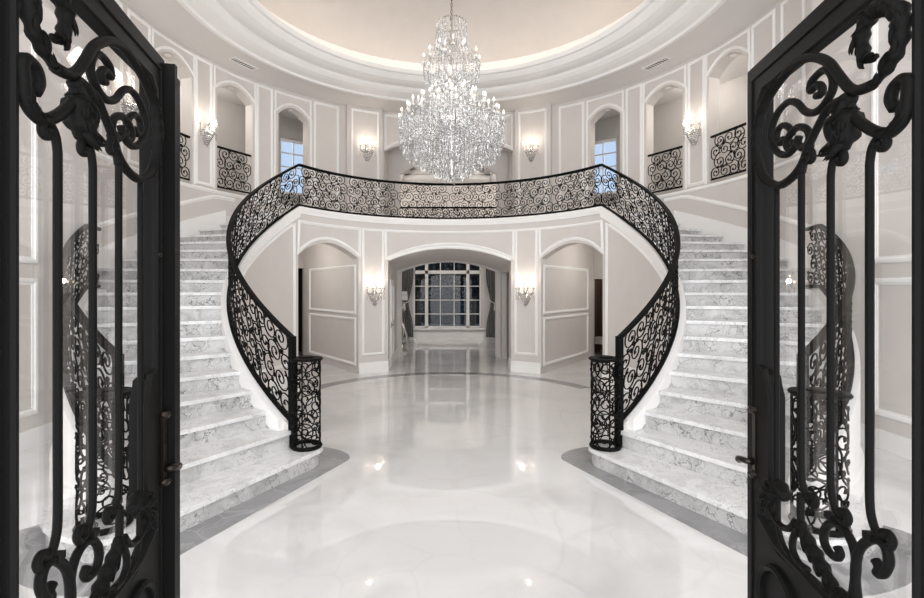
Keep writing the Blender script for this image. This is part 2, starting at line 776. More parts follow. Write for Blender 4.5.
# baseboards and the fascia edge of the balcony
mb = MB()
def arcstrip(mb, r0, r1, p0, p1, z0, z1, step=1.5):
    secs = []
    for p in frange(p0, p1, step):
        a = z0(p) if callable(z0) else z0
        b = z1(p) if callable(z1) else z1
        secs.append([cyl(r0, p, a), cyl(r1, p, a), cyl(r1, p, b), cyl(r0, p, b)])
    mb.sweep(secs)


for a, b in ((-36.8, -24.6), (24.6, 36.8), (-147, -63.0), (63.0, 147)):
    arcstrip(mb, RI - .022, RI + .002, a, b, 0, lambda p: min(.24, stair_top(180 - abs(p)) - .03))
    arcstrip(mb, RI - .034, RI + .002, a, b, 0, lambda p: min(.13, stair_top(180 - abs(p)) - .05))
struct('baseboard_drum', mb, M['trim'])
mb = MB()
arcstrip(mb, RI - .05, RI + .02, -62.3, 62.3, FL2 - .03, FL2 + .045)
arcstrip(mb, RI - .025, RI + .02, -62.3, 62.3, FL2 - .09, FL2 - .03)
struct('trim_5', mb, M['trim'])['label'] = 'white edge moulding under the balcony railing'

# upper floor slab (ring + central landing)
mb = MB()
arcstrip(mb, RI + .01, 7.4, -62.3, 62.3, FL2 - .25, FL2)
mb2 = MB()
struct('floor_upper', mb, M['floor'])
mb = MB()
mb.box((0, 6.3, FL2 - .16), (4.0, 0.0, 0.0))

# ------------------------------------------------------------------ staircases
def staircase(s):
    side = 'left' if s < 0 else 'right'
    t = thing('staircase', (s * 1.9, -3.9, 0),
              'curved %s marble staircase sweeping up along the %s wall to the balcony' % (side, side), 'staircase', group='pair of curved marble staircases')

    def mir(pts):
        return [(-x, y) for x, y in pts][::-1] if s < 0 else pts
    for k in range(1, 20):
        z = k * RISE if k < 19 else FL2
        t0 = th_step(k)
        if k == 1:
            out = round_step(26, 36.5, 3.10, 5.48)
            nos = round_step(25.55, 36.9, 3.07, 5.51)
        else:
            r1 = 5.06 if k < 11 else 5.47
            t1 = th_step(k + 1) + 1.0 if k < 19 else t0 + 3
            out = step_outline(t0, t1, RI + .04, r1)
            nos = step_outline(t0 - .45, t1, RI + .04, r1)
        a = MB()
        a.prism(mir(out), z - RISE - .001 if k > 1 else 0, z - .04)
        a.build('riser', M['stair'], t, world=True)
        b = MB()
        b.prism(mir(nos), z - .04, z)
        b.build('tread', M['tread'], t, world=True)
    # inner curb carrying the railing, follows the slope
    c = MB()
    secs = []
    for th in frange(32.6, KINK, 1.5):
        p = s * (180 - th)
        zt = stair_top(th)
        secs.append([cyl(RI - .03, p, max(0.1, zt - .20)), cyl(RI + .12, p, max(0.1, zt - .20)), cyl(RI + .12, p, zt), cyl(RI - .03, p, zt)])
    c.sweep(secs)
    c.build('inner_stringer', M['trim'], t, world=True)
    # outer free-standing curb wall up to where the gallery wall starts
    c = MB()
    secs = []
    for th in frange(30.5, 75.5, 1.5):
        p = s * (180 - th)
        zt = min(stair_top(th), 1.86)
        secs.append([cyl(RO - .10, p, 0.0), cyl(RO + .05, p, 0.0), cyl(RO + .05, p, zt), cyl(RO - .10, p, zt)])
    c.sweep(secs)
    c.build('outer_stringer', M['trim'], t, world=True)
    c = MB()
    secs = []
    for th in frange(31.5, 75.5, 1.5):
        p = s * (180 - th)
        zt = min(.2, stair_top(th))
        secs.append([cyl(RO + .045, p, 0.0), cyl(RO + .08, p, 0.0), cyl(RO + .08, p, zt), cyl(RO + .045, p, zt)])
    c.sweep(secs)
    c.build('baseboard', M['trim'], t, world=True)


staircase(-1)
staircase(1)


# ------------------------------------------------------------------ wrought iron scrollwork
def spiral(cx, cy, R, a0, dr, turns=1.35, n=18, r_end=0.28):
    out = []
    for i in range(n + 1):
        t = i / n
        rr = R * (1 - (1 - r_end) * t ** 0.85)
        a = a0 + dr * turns * 2 * pi * t
        out.append((cx + rr * cos(a), cy + rr * sin(a)))
    return out


RP = random.Random(3)


def emit(mb, poly, mapper, r, bud, n=4):
    P = [mapper(u, v) for u, v in poly]
    k = len(P)
    R = [r] * k
    if bud:
        R[-1] = r * 1.7
        R[-2] = r * 1.9
        R[-3] = r * 1.4
    mb.tube(P, R, n)
    if bud and k > 4:                       # trefoil leaf at the end of the scroll
        (u1, v1), (u0, v0) = poly[-1], poly[-3]
        L = math.hypot(u1 - u0, v1 - v0) or 1
        du, dv = (u1 - u0) / L, (v1 - v0) / L
        for an in (-1.1, 1.1):
            ex = u1 + .020 * (du * cos(an) - dv * sin(an))
            ey = v1 + .020 * (du * sin(an) + dv * cos(an))
            mb.tube([mapper(u1, v1), mapper((u1 + ex) / 2, (v1 + ey) / 2), mapper(ex, ey)], [r * .7, r * 1.1, r * .4], 4)


def scroll_run(mapfun, length, h, r=0.0080, cell=0.19, mb=None, rows=4, n=4):
    """packed wound scrolls whose tails run into their neighbours; mapfun(u,v)->3D, v in 0..h"""
    mb = mb or MB()
    hh = h / rows
    cols = max(1, round(length / cell))
    w = length / cols
    for c in range(-1, cols + 1):
        for q in range(rows):
            shift = .5 if q % 2 else 0.0
            cx = (c + .5 + shift) * w + RP.uniform(-.05, .05) * w
            if cx < .25 * w or cx > length - .25 * w:
                continue
            cy = (q + .5) * hh + RP.uniform(-.05, .05) * hh
            dr = 1 if (c + q) % 2 else -1
            base = (pi / 2 if (c // 2 + q) % 2 else -pi / 2) + RP.uniform(-.5, .5)
            R0 = min(w, hh * 1.05) * RP.uniform(.46, .54)
            pts = []
            N = 30
            for k in range(N + 1):
                t = k / N
                if t < .28:
                    rr = R0 * (1.55 - .55 * (t / .28) ** .8)
                else:
                    rr = R0 * (1 - .76 * ((t - .28) / .72) ** .9)
                a = base + dr * 2 * pi * 1.75 * t
                x = min(max(cx + rr * cos(a), .0), length)
                y = min(max(cy + rr * sin(a), .0), h)
                pts.append((x, y))
            emit(mb, pts, mapfun, r, True, n)
            # small counter-curl leaving the back of the scroll
            a0 = base + dr * 2 * pi * .62
            px, py = cx + R0 * .93 * cos(a0), cy + R0 * .93 * sin(a0)
            small = spiral(px + R0 * .30 * cos(a0), py + R0 * .30 * sin(a0), R0 * .30, a0 + pi, -dr, .95, 8, .35)
            small = [(min(max(x, 0), length), min(max(y, 0), h)) for x, y in small]
            emit(mb, small, mapfun, r * .8, True, n)
    return mb


def rail_bar(path, hw, hh):
    """flat moulded bar along a 3D path (horizontal half-width hw, half-height hh)"""
    secs = []
    P = [Vector(p) for p in path]
    for i, p in enumerate(P):
        t = P[min(i + 1, len(P) - 1)] - P[max(i - 1, 0)]
        t.z = 0
        t.normalize()
        nrm = Vector((-t.y, t.x, 0))
        secs.append([p - nrm * hw - Vector((0, 0, hh * .3)), p - nrm * hw * .6 - Vector((0, 0, hh)), p + nrm * hw * .6 - Vector((0, 0, hh)),
                     p + nrm * hw - Vector((0, 0, hh * .3)), p + nrm * hw * .8 + Vector((0, 0, hh)), p - nrm * hw * .8 + Vector((0, 0, hh))])
    return secs


def sloped_railing(s, R, th0, th1, label, zb, zt, post=True, newel=None, flat_to=None, name='stair_railing'):
    base = P2(R, th0)
    t = thing(name, (s * base[0], base[1], zb(th0) - .1), label, 'railing', group='stair railings')

    def m3(th, z, r=R):
        x, y = P2(r, th)
        return (s * x, y, z)
    ths = frange(th0, th1, 1.0)
    if flat_to:
        ths += frange(th1, flat_to, 1.0)[1:]
    zbb = lambda th: zb(min(th, th1))
    ztt = lambda th: zt(min(th, th1))
    a = MB()
    a.sweep(rail_bar([m3(th, ztt(th)) for th in ths], .034, .024))
    a.build('handrail', M['iron'], t, world=True)
    a = MB()
    a.sweep(rail_bar([m3(th, zbb(th)) for th in ths], .028, .020))
    a.build('bottom_rail', M['iron'], t, world=True)
    # scrollwork
    h = 1.0
    end = flat_to or th1
    L = R * rad(end - th0)

    def mp(u, v):
        th = th0 + math.degrees(u / R)
        b, tt = zbb(th) + .02, ztt(th) - .02
        return m3(th, b + (tt - b) * v)
    full = MB()
    H = .84
    scroll_run(lambda u, v: mp(u, v / H), L, H, mb=full)
    full.build('scrollwork', M['iron'], t, world=True)
    if post:
        a = MB()
        x, y = P2(R, th0)
        z0 = RISE
        z1 = ztt(th0) + .02
        a.box((s * x, y, (z0 + z1) / 2), (.06, .06, z1 - z0), rz=s * rad(th0))
        a.build('post', M['iron'], t, world=True)
    if newel:
        r_c, th_c, rad_c = newel
        cx, cy = P2(r_c, th_c)
        cx *= s
        z0, z1 = RISE, 1.12
        a = MB()
        a.lathe((cx, cy, z1), [(rad_c * .2, -.012), (rad_c + .02, -.012), (rad_c + .028, 0), (rad_c + .02, .014), (rad_c * .55, .014), (rad_c * .5, .03), (.01, .032)], 28)
        a.build('newel_cap', M['iron'], t, world=True)
        a = MB()
        ring = [(cx + rad_c * cos(q), cy + rad_c * sin(q), z0 + .022) for q in [2 * pi * i / 32 for i in range(32)]]
        a.tube(ring, .022, 6, closed=True)
        a.build('newel_base', M['iron'], t, world=True)
        full = MB()
        Lc = 2 * pi * rad_c
        scroll_run(lambda u, v: (cx + rad_c * cos(u / rad_c), cy + rad_c * sin(u / rad_c), z0 + .03 + v), Lc, z1 - z0 - .05, r=.0078, cell=.185, rows=5, mb=full)
        for q in range(3):
            an = 2 * pi * q / 3 + .5
            full.tube([(cx + rad_c * cos(an), cy + rad_c * sin(an), z0), (cx + rad_c * cos(an), cy + rad_c * sin(an), z1)], .009, 4)
        full.build('newel_scrollwork', M['iron'], t, world=True)
    return t


zb_i = lambda th: .45 + (th - 31) * (3.53 - .45) / (KINK - 31)
zt_i = lambda th: 1.34 + (th - 31) * (4.32 - 1.34) / (KINK - 31)
for s in (-1, 1):
    side = 'left' if s < 0 else 'right'
    sloped_railing(s, RI + .02, 31, KINK, 'black wrought iron scroll railing on the inner side of the %s staircase, with round newel' % side,
                   zb_i, zt_i, newel=(3.31, 28.6, .145))
    zbo = lambda th: .45 + (th - 31) * (1.90 - .45) / (70.5 - 31)
    zto = lambda th: 1.34 + (th - 31) * (2.69 - 1.34) / (70.5 - 31)
    sloped_railing(s, RO - .02, 31, 70.5, 'black scroll railing on the wall side of the %s staircase, behind the door glass' % side,
                   zbo, zto, newel=(5.28, 28.6, .16), flat_to=75)

# balcony railing
t = thing('balcony_railing', (0, RI, FL2), 'long curved black scroll railing along the balcony edge above the arches', 'railing')
PB = 62.0
ths = frange(-PB, PB, 1.0)
a = MB(); a.sweep(rail_bar([cyl(RI + .02, p, 4.32) for p in ths], .034, .024)); a.build('handrail', M['iron'], t, world=True)
a = MB(); a.sweep(rail_bar([cyl(RI + .02, p, 3.53) for p in ths], .026, .016)); a.build('bottom_rail', M['iron'], t, world=True)
nP = 6
for i in range(nP):
    p0 = -PB + 2 * PB * i / nP
    L = (RI + .02) * rad(2 * PB / nP)
    a = scroll_run(lambda u, v: cyl(RI + .02, p0 + math.degrees(u / (RI + .02)), 3.545 + v), L, .755, r=.0085, cell=.185)
    a.build('scrollwork', M['iron'], t, world=True)

# ------------------------------------------------------------------ upper gallery wall
OPS = []
for s in (-1, 1):
    for a, b, sill, spr, crn in ((40.2, 48.2, FL2, 6.10, 6.32), (55.2, 64.6, 3.98, 6.12, 6.36), (71.2, 80.6, 3.98, 6.14, 6.40)):
        x, y = sorted((s * a, s * b))
        OPS.append((x, y, sill, spr, crn))
OPS.append((-18.6, 18.6, FL2, 5.62, 6.14))
arcwall('wall_gallery', RW, RW + .28, -66, 66, FL2 - .25, SOF, [o for o in OPS if abs(o[0] + o[1]) < 130], M['wall'])
for s in (-1, 1):
    a, b = sorted((s * 66, s * 105))
    arcwall('wall_gallery_%s' % ('left' if s < 0 else 'right'), RW, RW + .28, a, b, 0, SOF,
            [o for o in OPS if s * (o[0] + o[1]) > 130], M['wall'])


def gal(mb, pts, w=.06, d=.028):
    moulding(mb, [(U(RW, p), z) for p, z in pts], arcmap(RW), w, d)


mbm = MB()
for s in (-1, 1):
    for a, b, z0 in ((31.8, 38.2, 3.75), (50.0, 53.8, 4.05), (66.2, 70.0, 4.05), (82.2, 87.5, 4.05), (89.5, 95, 4.05)):
        gal(mbm, [(s * a, z0), (s * a, 6.6), (s * b, 6.6), (s * b, z0)])
    for a, b, spr, crn in ((39.4, 49.0, 6.14, 6.40), (54.5, 65.3, 6.16, 6.44), (70.6, 81.3, 6.18, 6.47)):
        pts = [(s * a, 6.6), (s * b, 6.6)]
        pts += [(s * p, arch_z((a, b, 0, spr, crn), p)) for p in frange(b, a, 1.0)]
        gal(mbm, pts, .05)
        # vertical architraves either side of the opening
        for q in (a - .15, b + .15):
            pts = [(U(RW, s * q), 4.0), (U(RW, s * q), spr)]
            moulding(mbm, pts, arcmap(RW), .05, .028, closed=False)
# centre bay spandrel
pts = [(-18.2, 6.6), (18.2, 6.6), (18.2, 5.70)] + [(p, arch_z((-18.2, 18.2, 0, 5.70, 6.24), p)) for p in frange(17, -17, 1.2)] + [(-18.2, 5.70)]
gal(mbm, pts, .06)
# sill band below the arched openings and sloping dado over the steps
for s in (-1, 1):
    def slope(p, dz):
        return min(3.98, zline(180 - p) + dz)
    pth = [(U(RW, s * p), 3.94) for p in frange(50, 103, 1.5)]
    moulding(mbm, pth, arcmap(RW), .07, .035, closed=False)
    pth = [(U(RW, s * p), min(3.84, zline(180 - p) + .62)) for p in frange(60, 104, 1.5)]
    moulding(mbm, pth, arcmap(RW), .08, .03, closed=False)
struct('trim_6', mbm, M['trim'])['label'] = 'white mouldings on the curved gallery wall'
for s in (-1, 1):
    mb = MB()
    a, b = sorted((s * 62.5, s * 105))
    arcstrip(mb, RW - .025, RW + .002, a, b, lambda p: max(0, zline(180 - abs(p)) - .2), lambda p: zline(180 - abs(p)) + .27)
    struct('baseboard_%s' % ('left' if s < 0 else 'right'), mb, M['trim'])
    # protruding pilasters of the centre bay
mb = MB()
for s in (-1, 1):
    a, b = sorted((s * 19.4, s * 29.6))
    arcstrip(mb, RW - .14, RW + .01, a, b, FL2, SOF)
struct('wall_pilasters', mb, M['wall'])
mb = MB()
for s in (-1, 1):
    Rp = RW - .14
    moulding(mb, [(U(Rp, s * p), z) for p, z in ((20.6, 3.75), (20.6, 6.58), (28.2, 6.58), (28.2, 3.75))], arcmap(Rp), .06, .028)
struct('trim_7', mb, M['trim'])['label'] = 'white panel mouldings on the two pilasters of the gallery'


# gallery railings in the arched openings
def chord_rail(p0, p1, label):
    A0 = Vector(cyl(RW + .06, p0, 0))
    A1 = Vector(cyl(RW + .06, p1, 0))
    mid = (A0 + A1) / 2
    t = thing('gallery_railing', (mid.x, mid.y, 4.0), label, 'railing', group='railings in the gallery arches')
    d = (A1 - A0)
    L = d.length
    d.normalize()
    a = MB(); a.sweep(rail_bar([A0 + Vector((0, 0, 4.93)), A1 + Vector((0, 0, 4.93))], .028, .02)); a.build('handrail', M['iron'], t, world=True)
    a = MB(); a.sweep(rail_bar([A0 + Vector((0, 0, 4.07)), A1 + Vector((0, 0, 4.07))], .02, .015)); a.build('bottom_rail', M['iron'], t, world=True)
    a = scroll_run(lambda u, v: tuple(A0 + d * u + Vector((0, 0, 4.085 + v))), L, .83, r=.0095, cell=.20)
    a.build('scrollwork', M['iron'], t, world=True)


for s in (-1, 1):
    sd = 'left' if s < 0 else 'right'
    chord_rail(s * 55.3, s * 64.5, 'black scroll railing in the %s gallery arch next to the windowed arch' % sd)
    chord_rail(s * 71.3, s * 80.5, 'black scroll railing in the outermost %s gallery arch, nearest the door' % sd)

# gallery corridor behind: floor, outer wall, ceiling
for s in (-1, 1):
    a, b = sorted((s * 30.5, s * 108))
    mb = MB()
    arcstrip(mb, RW + .28, 7.25, a, b, FL2 + .35 , FL2 + .53)
    struct('floor_gallery_%s' % ('left' if s < 0 else 'right'), mb, M['floor'])
    wa, wb = sorted((s * 34.0, s * 40.2))
    op = (wa, wb, 4.55, 6.10, 6.105)
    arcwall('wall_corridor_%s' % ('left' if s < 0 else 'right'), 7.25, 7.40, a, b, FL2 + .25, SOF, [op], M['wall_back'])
    mb = MB()
    # cross walls giving the corridor its niches
    for p, wd in ((29.8, .2),):
        q0 = Vector(cyl(RW + .28, s * p, 0))
        q1 = Vector(cyl(7.25, s * p, 0))
        c = (q0 + q1) / 2
        if p < 35:
            mb.box((c.x, c.y, (FL2 + SOF) / 2), (.12, (q1 - q0).length, SOF - FL2), rz=-s * rad(p))
        else:
            mb.box((c.x, c.y, 6.25), (.12, (q1 - q0).length, .9), rz=-s * rad(p))
    struct('wall_cross_%s' % ('left' if s < 0 else 'right'), mb, M['wall_back'])
    # corridor window
    wp = (wa + wb) / 2
    ctr = Vector(cyl(7.30, wp, 0))
    win = bpy.data.objects.new('window_%d' % (1 if s < 0 else 2), None)
    COL.objects.link(win)
    win.location = (ctr.x, ctr.y, 4.55)
    win.rotation_euler = (0, 0, -rad(wp))
    win['kind'] = 'structure'
    W, H = .80, 1.54
    a_ = MB()
    for x in (-W / 2, W / 2):
        a_.box((x, 0, H / 2), (.07, .1, H))
    for z in (0.03, H - .03):
        a_.box((0, 0, z), (W, .1, .07))
    a_.box((0, 0, H * .5), (.03, .05, H)); 
    for z in (.25, .5, .75):
        a_.box((0, 0, H * z), (W, .05, .03))
    a_.build('window_frame', M['trim'], win)
    a_ = MB(); a_.box((0, .02, H / 2), (W, .006, H)); a_.build('pane', M['glass'], win)

# ------------------------------------------------------------------ upper centre: landing, barrel and great room beyond
GY0, GY1 = 6.25, 10.8
mb = MB()
mb.box((0, (5.3 + GY0) / 2 + .05, FL2 - .13), (4.2, GY0 - 5.3 + .1, .25))
struct('floor_landing', mb, M['floor'])
# wall with upper and lower arches between the landing and the great room
def planewall(name, y0, y1, x0, x1, z0, z1, ops, mat):
    """ops: (xa, xb, sill, spring, crown)"""
    mb = MB()
    xs = set([x0, x1])
    for o in ops:
        xs.update(frange(o[0], o[1], .12))
    xs = sorted(xs)
    for a, b in zip(xs, xs[1:]):
        m = (a + b) / 2
        cur = [o for o in ops if o[0] < m < o[1]]
        cur.sort(key=lambda o: o[2])
        za, zb_ = z0, z0
        for o in cur:
            if o[2] > za + 1e-3:
                mb.hex8([(a, y0, za), (b, y0, zb_), (b, y1, zb_), (a, y1, za), (a, y0, o[2]), (b, y0, o[2]), (b, y1, o[2]), (a, y1, o[2])])
            za, zb_ = arch_z(o, a), arch_z(o, b)
        mb.hex8([(a, y0, za), (b, y0, zb_), (b, y1, zb_), (a, y1, za), (a, y0, z1), (b, y0, z1), (b, y1, z1), (a, y1, z1)])
    return struct(name, mb, mat)


planewall('wall_landing', GY0, GY0 + .18, -3.37, 3.37, FL2 - .25, 6.7, [(-1.42, 1.42, FL2, 5.25, 5.72)], M['wall'])
# side cheeks of the landing
mb = MB()
for s in (-1, 1):
    mb.box((s * 1.82, 5.85, (FL2 + 6.7) / 2), (.12, .9, 6.7 - FL2))
struct('wall_cheeks', mb, M['wall'])
mb = MB()
mb.box((0, 5.9, 6.3), (3.6, .8, .08))
struct('ceiling_landing', mb, M['ceiling'])
# railing overlooking the great room
t = thing('landing_railing', (0, GY0 + .06, FL2), 'straight black scroll railing in the upper arch behind the balcony', 'railing')
a = MB(); a.sweep(rail_bar([(-1.42, GY0 + .05, 4.27), (1.42, GY0 + .05, 4.27)], .03, .022)); a.build('handrail', M['iron'], t, world=True)
a = MB(); a.sweep(rail_bar([(-1.42, GY0 + .05, 3.52), (1.42, GY0 + .05, 3.52)], .02, .015)); a.build('bottom_rail', M['iron'], t, world=True)
a = scroll_run(lambda u, v: (-1.42 + u, GY0 + .05, 3.54 + v), 2.84, .71, r=.009, cell=.19); a.build('scrollwork', M['iron'], t, world=True)

# great room shell
mb = MB()
for s in (-1, 1):
    mb.box((s * 3.3, (GY0 + GY1) / 2, 3.3), (.15, GY1 - GY0 + .1, 6.6))
struct('wall_great_room_sides', mb, M['wall'])
WX = .13
planewall('wall_great_room_back', GY1, GY1 + .3, -3.37, 3.37, 0, 6.6,
          [(WX - 1.30 - .13, WX + 1.30 - .13, .38, 3.05, 3.35), ], M['wall'])
mb = MB()
mb.box((0, GY1 - .02, .10), (6.45, .04, .26))
struct('baseboard_back', mb, M['trim'])
# tray ceiling
mb = MB()
GC = 5.95
mb.box((-2.45, (GY0 + GY1) / 2 + .1, GC + .05), (1.7, GY1 - GY0, .1))
mb.box((2.45, (GY0 + GY1) / 2 + .1, GC + .05), (1.7, GY1 - GY0, .1))
mb.box((0, GY0 + .55, GC + .05), (3.3, .9, .1))
mb.box((0, GY1 - .35, GC + .05), (3.3, .9, .1))
mb.box((0, (GY0 + GY1) / 2, GC + .42), (4.4, 4.4, .06))
struct('ceiling_great_room', mb, M['trim'])
mb = MB()
x0, x1, y0, y1 = -1.6, 1.6, GY0 + 1.0, GY1 - .8
for k, (o_, z, hh) in enumerate(((0, GC + .08, .14), (.22, GC + .22, .14), (.42, GC + .34, .1))):
    for (cx_, cy_, sx, sy) in ((0, y0 + o_, 3.2 - 2 * o_, .06), (0, y1 - o_, 3.2 - 2 * o_, .06), (x0 + o_, (y0 + y1) / 2, .06, y1 - y0 - 2 * o_), (x1 - o_, (y0 + y1) / 2, .06, y1 - y0 - 2 * o_)):
        mb.box((cx_, cy_, z), (sx, sy, hh))
    if k < 2:
        for (cx_, cy_, sx, sy) in ((0, y0 + o_ + .11, 3.2 - 2 * o_, .22), (0, y1 - o_ - .11, 3.2 - 2 * o_, .22), (x0 + o_ + .11, (y0 + y1) / 2, .22, y1 - y0 - 2 * o_), (x1 - o_ - .11, (y0 + y1) / 2, .22, y1 - y0 - 2 * o_)):
            mb.box((cx_, cy_, z + .07), (sx, sy, .02))
struct('trim_8', mb, M['ceiling'])['label'] = 'stepped grey tray edges in the far ceiling'

# large arched window
win = bpy.data.objects.new('window_3', None)
COL.objects.link(win)
win.location = (0, GY1 + .12, .38)
win['kind'] = 'structure'
fr = MB()
z0, ztop = 0.0, 2.97
tr_z = 2.16
W = 1.30
for x, w_ in ((-W, .09), (W, .09), (-.80, .12), (.80, .12)):
    fr.box((x, 0, 1.4), (w_, .12, 2.8 if abs(x) > 1 else 2.9))
for z, h_ in ((.03, .08), (tr_z, .13)):
    fr.box((0, 0, z), (2 * W, .12, h_))
for x in (-.267, .267):
    fr.box((x, 0, 1.4), (.03, .05, 2.8))
for z in (.54, 1.08, 1.62, 2.66):
    fr.box((0, 0, z), (2 * W, .05, .03))
secs = [[(x, -.06, 2.62 + .3 * (1 - (x / W) ** 2)), (x, .06, 2.62 + .3 * (1 - (x / W) ** 2)), (x, .06, 2.75 + .3 * (1 - (x / W) ** 2)), (x, -.06, 2.75 + .3 * (1 - (x / W) ** 2))] for x in frange(-W, W, .13)]
fr.sweep(secs)
fr.build('window_frame', M['trim'], win)
a = MB(); a.box((0, .03, 1.45), (2 * W, .006, 2.9)); a.build('pane', M['window_glass'], win)
a = MB(); a.box((0, -.10, -.03), (2 * W + .3, .22, .05)); a.build('window_sill', M['trim'], win)


# curtains
def curtain(x, label, s):
    t = thing('curtain', (x, GY1 - .17, 0), label, 'curtain', group='grey curtains at the far window')
    mb = MB()
    secs = []
    for j in range(0, 33):
        z = .04 + j / 32 * 4.2
        tie = math.exp(-((z - 1.35) / .55) ** 2) * .45
        wdt = .30 * (1 - tie)
        off = s * .10 * tie
        row = []
        for i in range(0, 41):
            u = i / 40
            row.append((off + (u - .5) * 2 * wdt, .05 * sin(u * 2 * pi * 6.5) * (1 - .3 * tie), z))
        row2 = [(x_, y_ + .012, z_) for x_, y_, z_ in row][::-1]
        secs.append(row + row2)
    mb.sweep(secs)
    mb.build('drape', M['curtain'], t, smooth=True)
    a = MB()
    z = 1.35
    a.tube([(-s * .24, -.02, z + .22), (-s * .12, -.09, z + .06), (0, -.10, z), (s * .12, -.09, z + .03), (s * .22, -.05, z + .1)], .016, 6)
    a.build('tieback', M['cord'], t)
    a = MB()
    a.lathe((s * .02, -.11, z - .28), [(.03, 0), (.035, .14), (.015, .17), (.03, .20), (.015, .24), (.01, .28)], 8)
    a.build('tassel', M['cord'], t)
    return t


curtain(-1.60, 'floor-length grey curtain at the left side of the far window', -1)
curtain(1.78, 'floor-length grey curtain tied back with a white tassel, right of the far window', 1)

# sculpture on plinth at the left of the passage
t = thing('sculpture', (-1.40, 6.75, 0), 'silvery twisted sculpture on a small base, left of the far window', 'sculpture')
a = MB(); a.lathe((0, 0, 0), [(.17, 0), (.17, .04), (.13, .07), (.10, .16), (.12, .22), (.05, .26)], 16); a.build('base', M['silver'], t, smooth=True)
a = MB()
for dx in (-.05, .06):
    a.tube([(dx + .09 * sin(z * 4.2 + (1.2 if dx > 0 else 0)), .03 * cos(z * 5), .24 + z) for z in [i * .06 for i in range(22)]], [.055 * (1 - .4 * i / 22) for i in range(22)], 8)
a.build('body', M['silver'], t, smooth=True)
a = MB(); a.box((.02, 0, 1.62), (.28, .14, .16), rz=.3); a.box((.05, 0, 1.76), (.2, .1, .1), rz=.8); a.build('top', M['trim'], t)

def fill_lamp(loc, label, power, size=.18):  # added lamp, brightens a room behind the hall
    t = thing('added_ceiling_lamp', loc, label, 'ceiling lamp')
    a = MB(); a.lathe((0, 0, -.06), [(.02, 0), (.13, .01), (.15, .04), (.15, .06)], 24); a.build('shade', M['spot'], t, smooth=True)
    lamp('added_lamp_light', 'POINT', (0, 0, -.2), power, (1, .95, .9), size, parent=t)


# ------------------------------------------------------------------ lower passages
mb = MB()
for s in (-1, 1):
    if s < 0:
        y0, y1 = 3.3, 5.45
        mb.box((s * 1.50, (y0 + y1) / 2, FL2 / 2 - .1), (.14, y1 - y0, FL2 - .2))
    else:
        # doorway in the right-hand jamb
        mb.box((1.50, 3.45, FL2 / 2 - .1), (.14, .5, FL2 - .2))
        mb.box((1.50, 5.30, FL2 / 2 - .1), (.14, .4, FL2 - .2))
        mb.box((1.50, 4.40, 2.75), (.14, 1.5, .9))
struct('wall_passage', mb, M['wall'])
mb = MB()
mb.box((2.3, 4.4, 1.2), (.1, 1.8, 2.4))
struct('wall_side_closet', mb, M['wall_back'])
planewall('wall_passage_end', 5.42, 5.60, -3.9, 3.9, 0, FL2, [(-1.30, 1.30, 0, 2.36, 2.62)], M['wall'])
mb = MB()
secs = []
for x in frange(-1.43, 1.43, .15):
    za = 2.52 + .30 * (1 - (x / 1.43) ** 2)
    zb_ = 2.36 + .26 * (1 - (x / 1.43) ** 2)
    secs.append([(x, sqrt(RI ** 2 - x * x) + .1, za), (x, 5.5, zb_ + .02), (x, 5.5, zb_ + .1), (x, sqrt(RI ** 2 - x * x) + .1, za + .1)])
mb.sweep(secs)
struct('ceiling_passage', mb, M['wall'])
# mouldings and baseboards in the passage
mb = MB()
for s in (-1, 1):
    mb.box((s * 1.425, 3.45 if s > 0 else 4.35, .12), (.02, .5 if s > 0 else 2.1, .24))
struct('baseboard_passage', mb, M['trim'])
# white panelled closet door in the left jamb
d3 = bpy.data.objects.new('door_3', None)
COL.objects.link(d3); d3.location = (-1.425, 4.05, 0); d3['kind'] = 'structure'
a = MB(); a.box((0, 0, 1.05), (.04, .75, 2.1)); a.build('door_panel', M['trim'], d3)
a = MB(); moulding(a, [(-.24, .25), (.24, .25), (.24, .95), (-.24, .95)], lambda u, z, n: (.02 + n, u, z), .05, .02)
moulding(a, [(-.24, 1.1), (.24, 1.1), (.24, 1.95), (-.24, 1.95)], lambda u, z, n: (.02 + n, u, z), .05, .02)
a.build('panel_moulding', M['trim'], d3)
a = MB(); a.tube([(.02, -.30, 1.0), (.07, -.30, 1.0), (.07, -.19, 1.0)], .01, 6); a.box((.024, -.30, 1.0), (.008, .04, .14)); a.build('door_handle', M['handle'], d3)
for i, (y_, z_) in enumerate(((3.42, 2.10), (3.42, 1.97))):
    o = MB().box((-1.43 + .009, y_ + .35, z_ + .18), (.014, .08, .09)).build('wall_speaker_panel', M['chrome'])
    tag(o, 'small square %s control plate on the left jamb of the central arch' % ('upper' if i == 0 else 'lower'), 'switch')

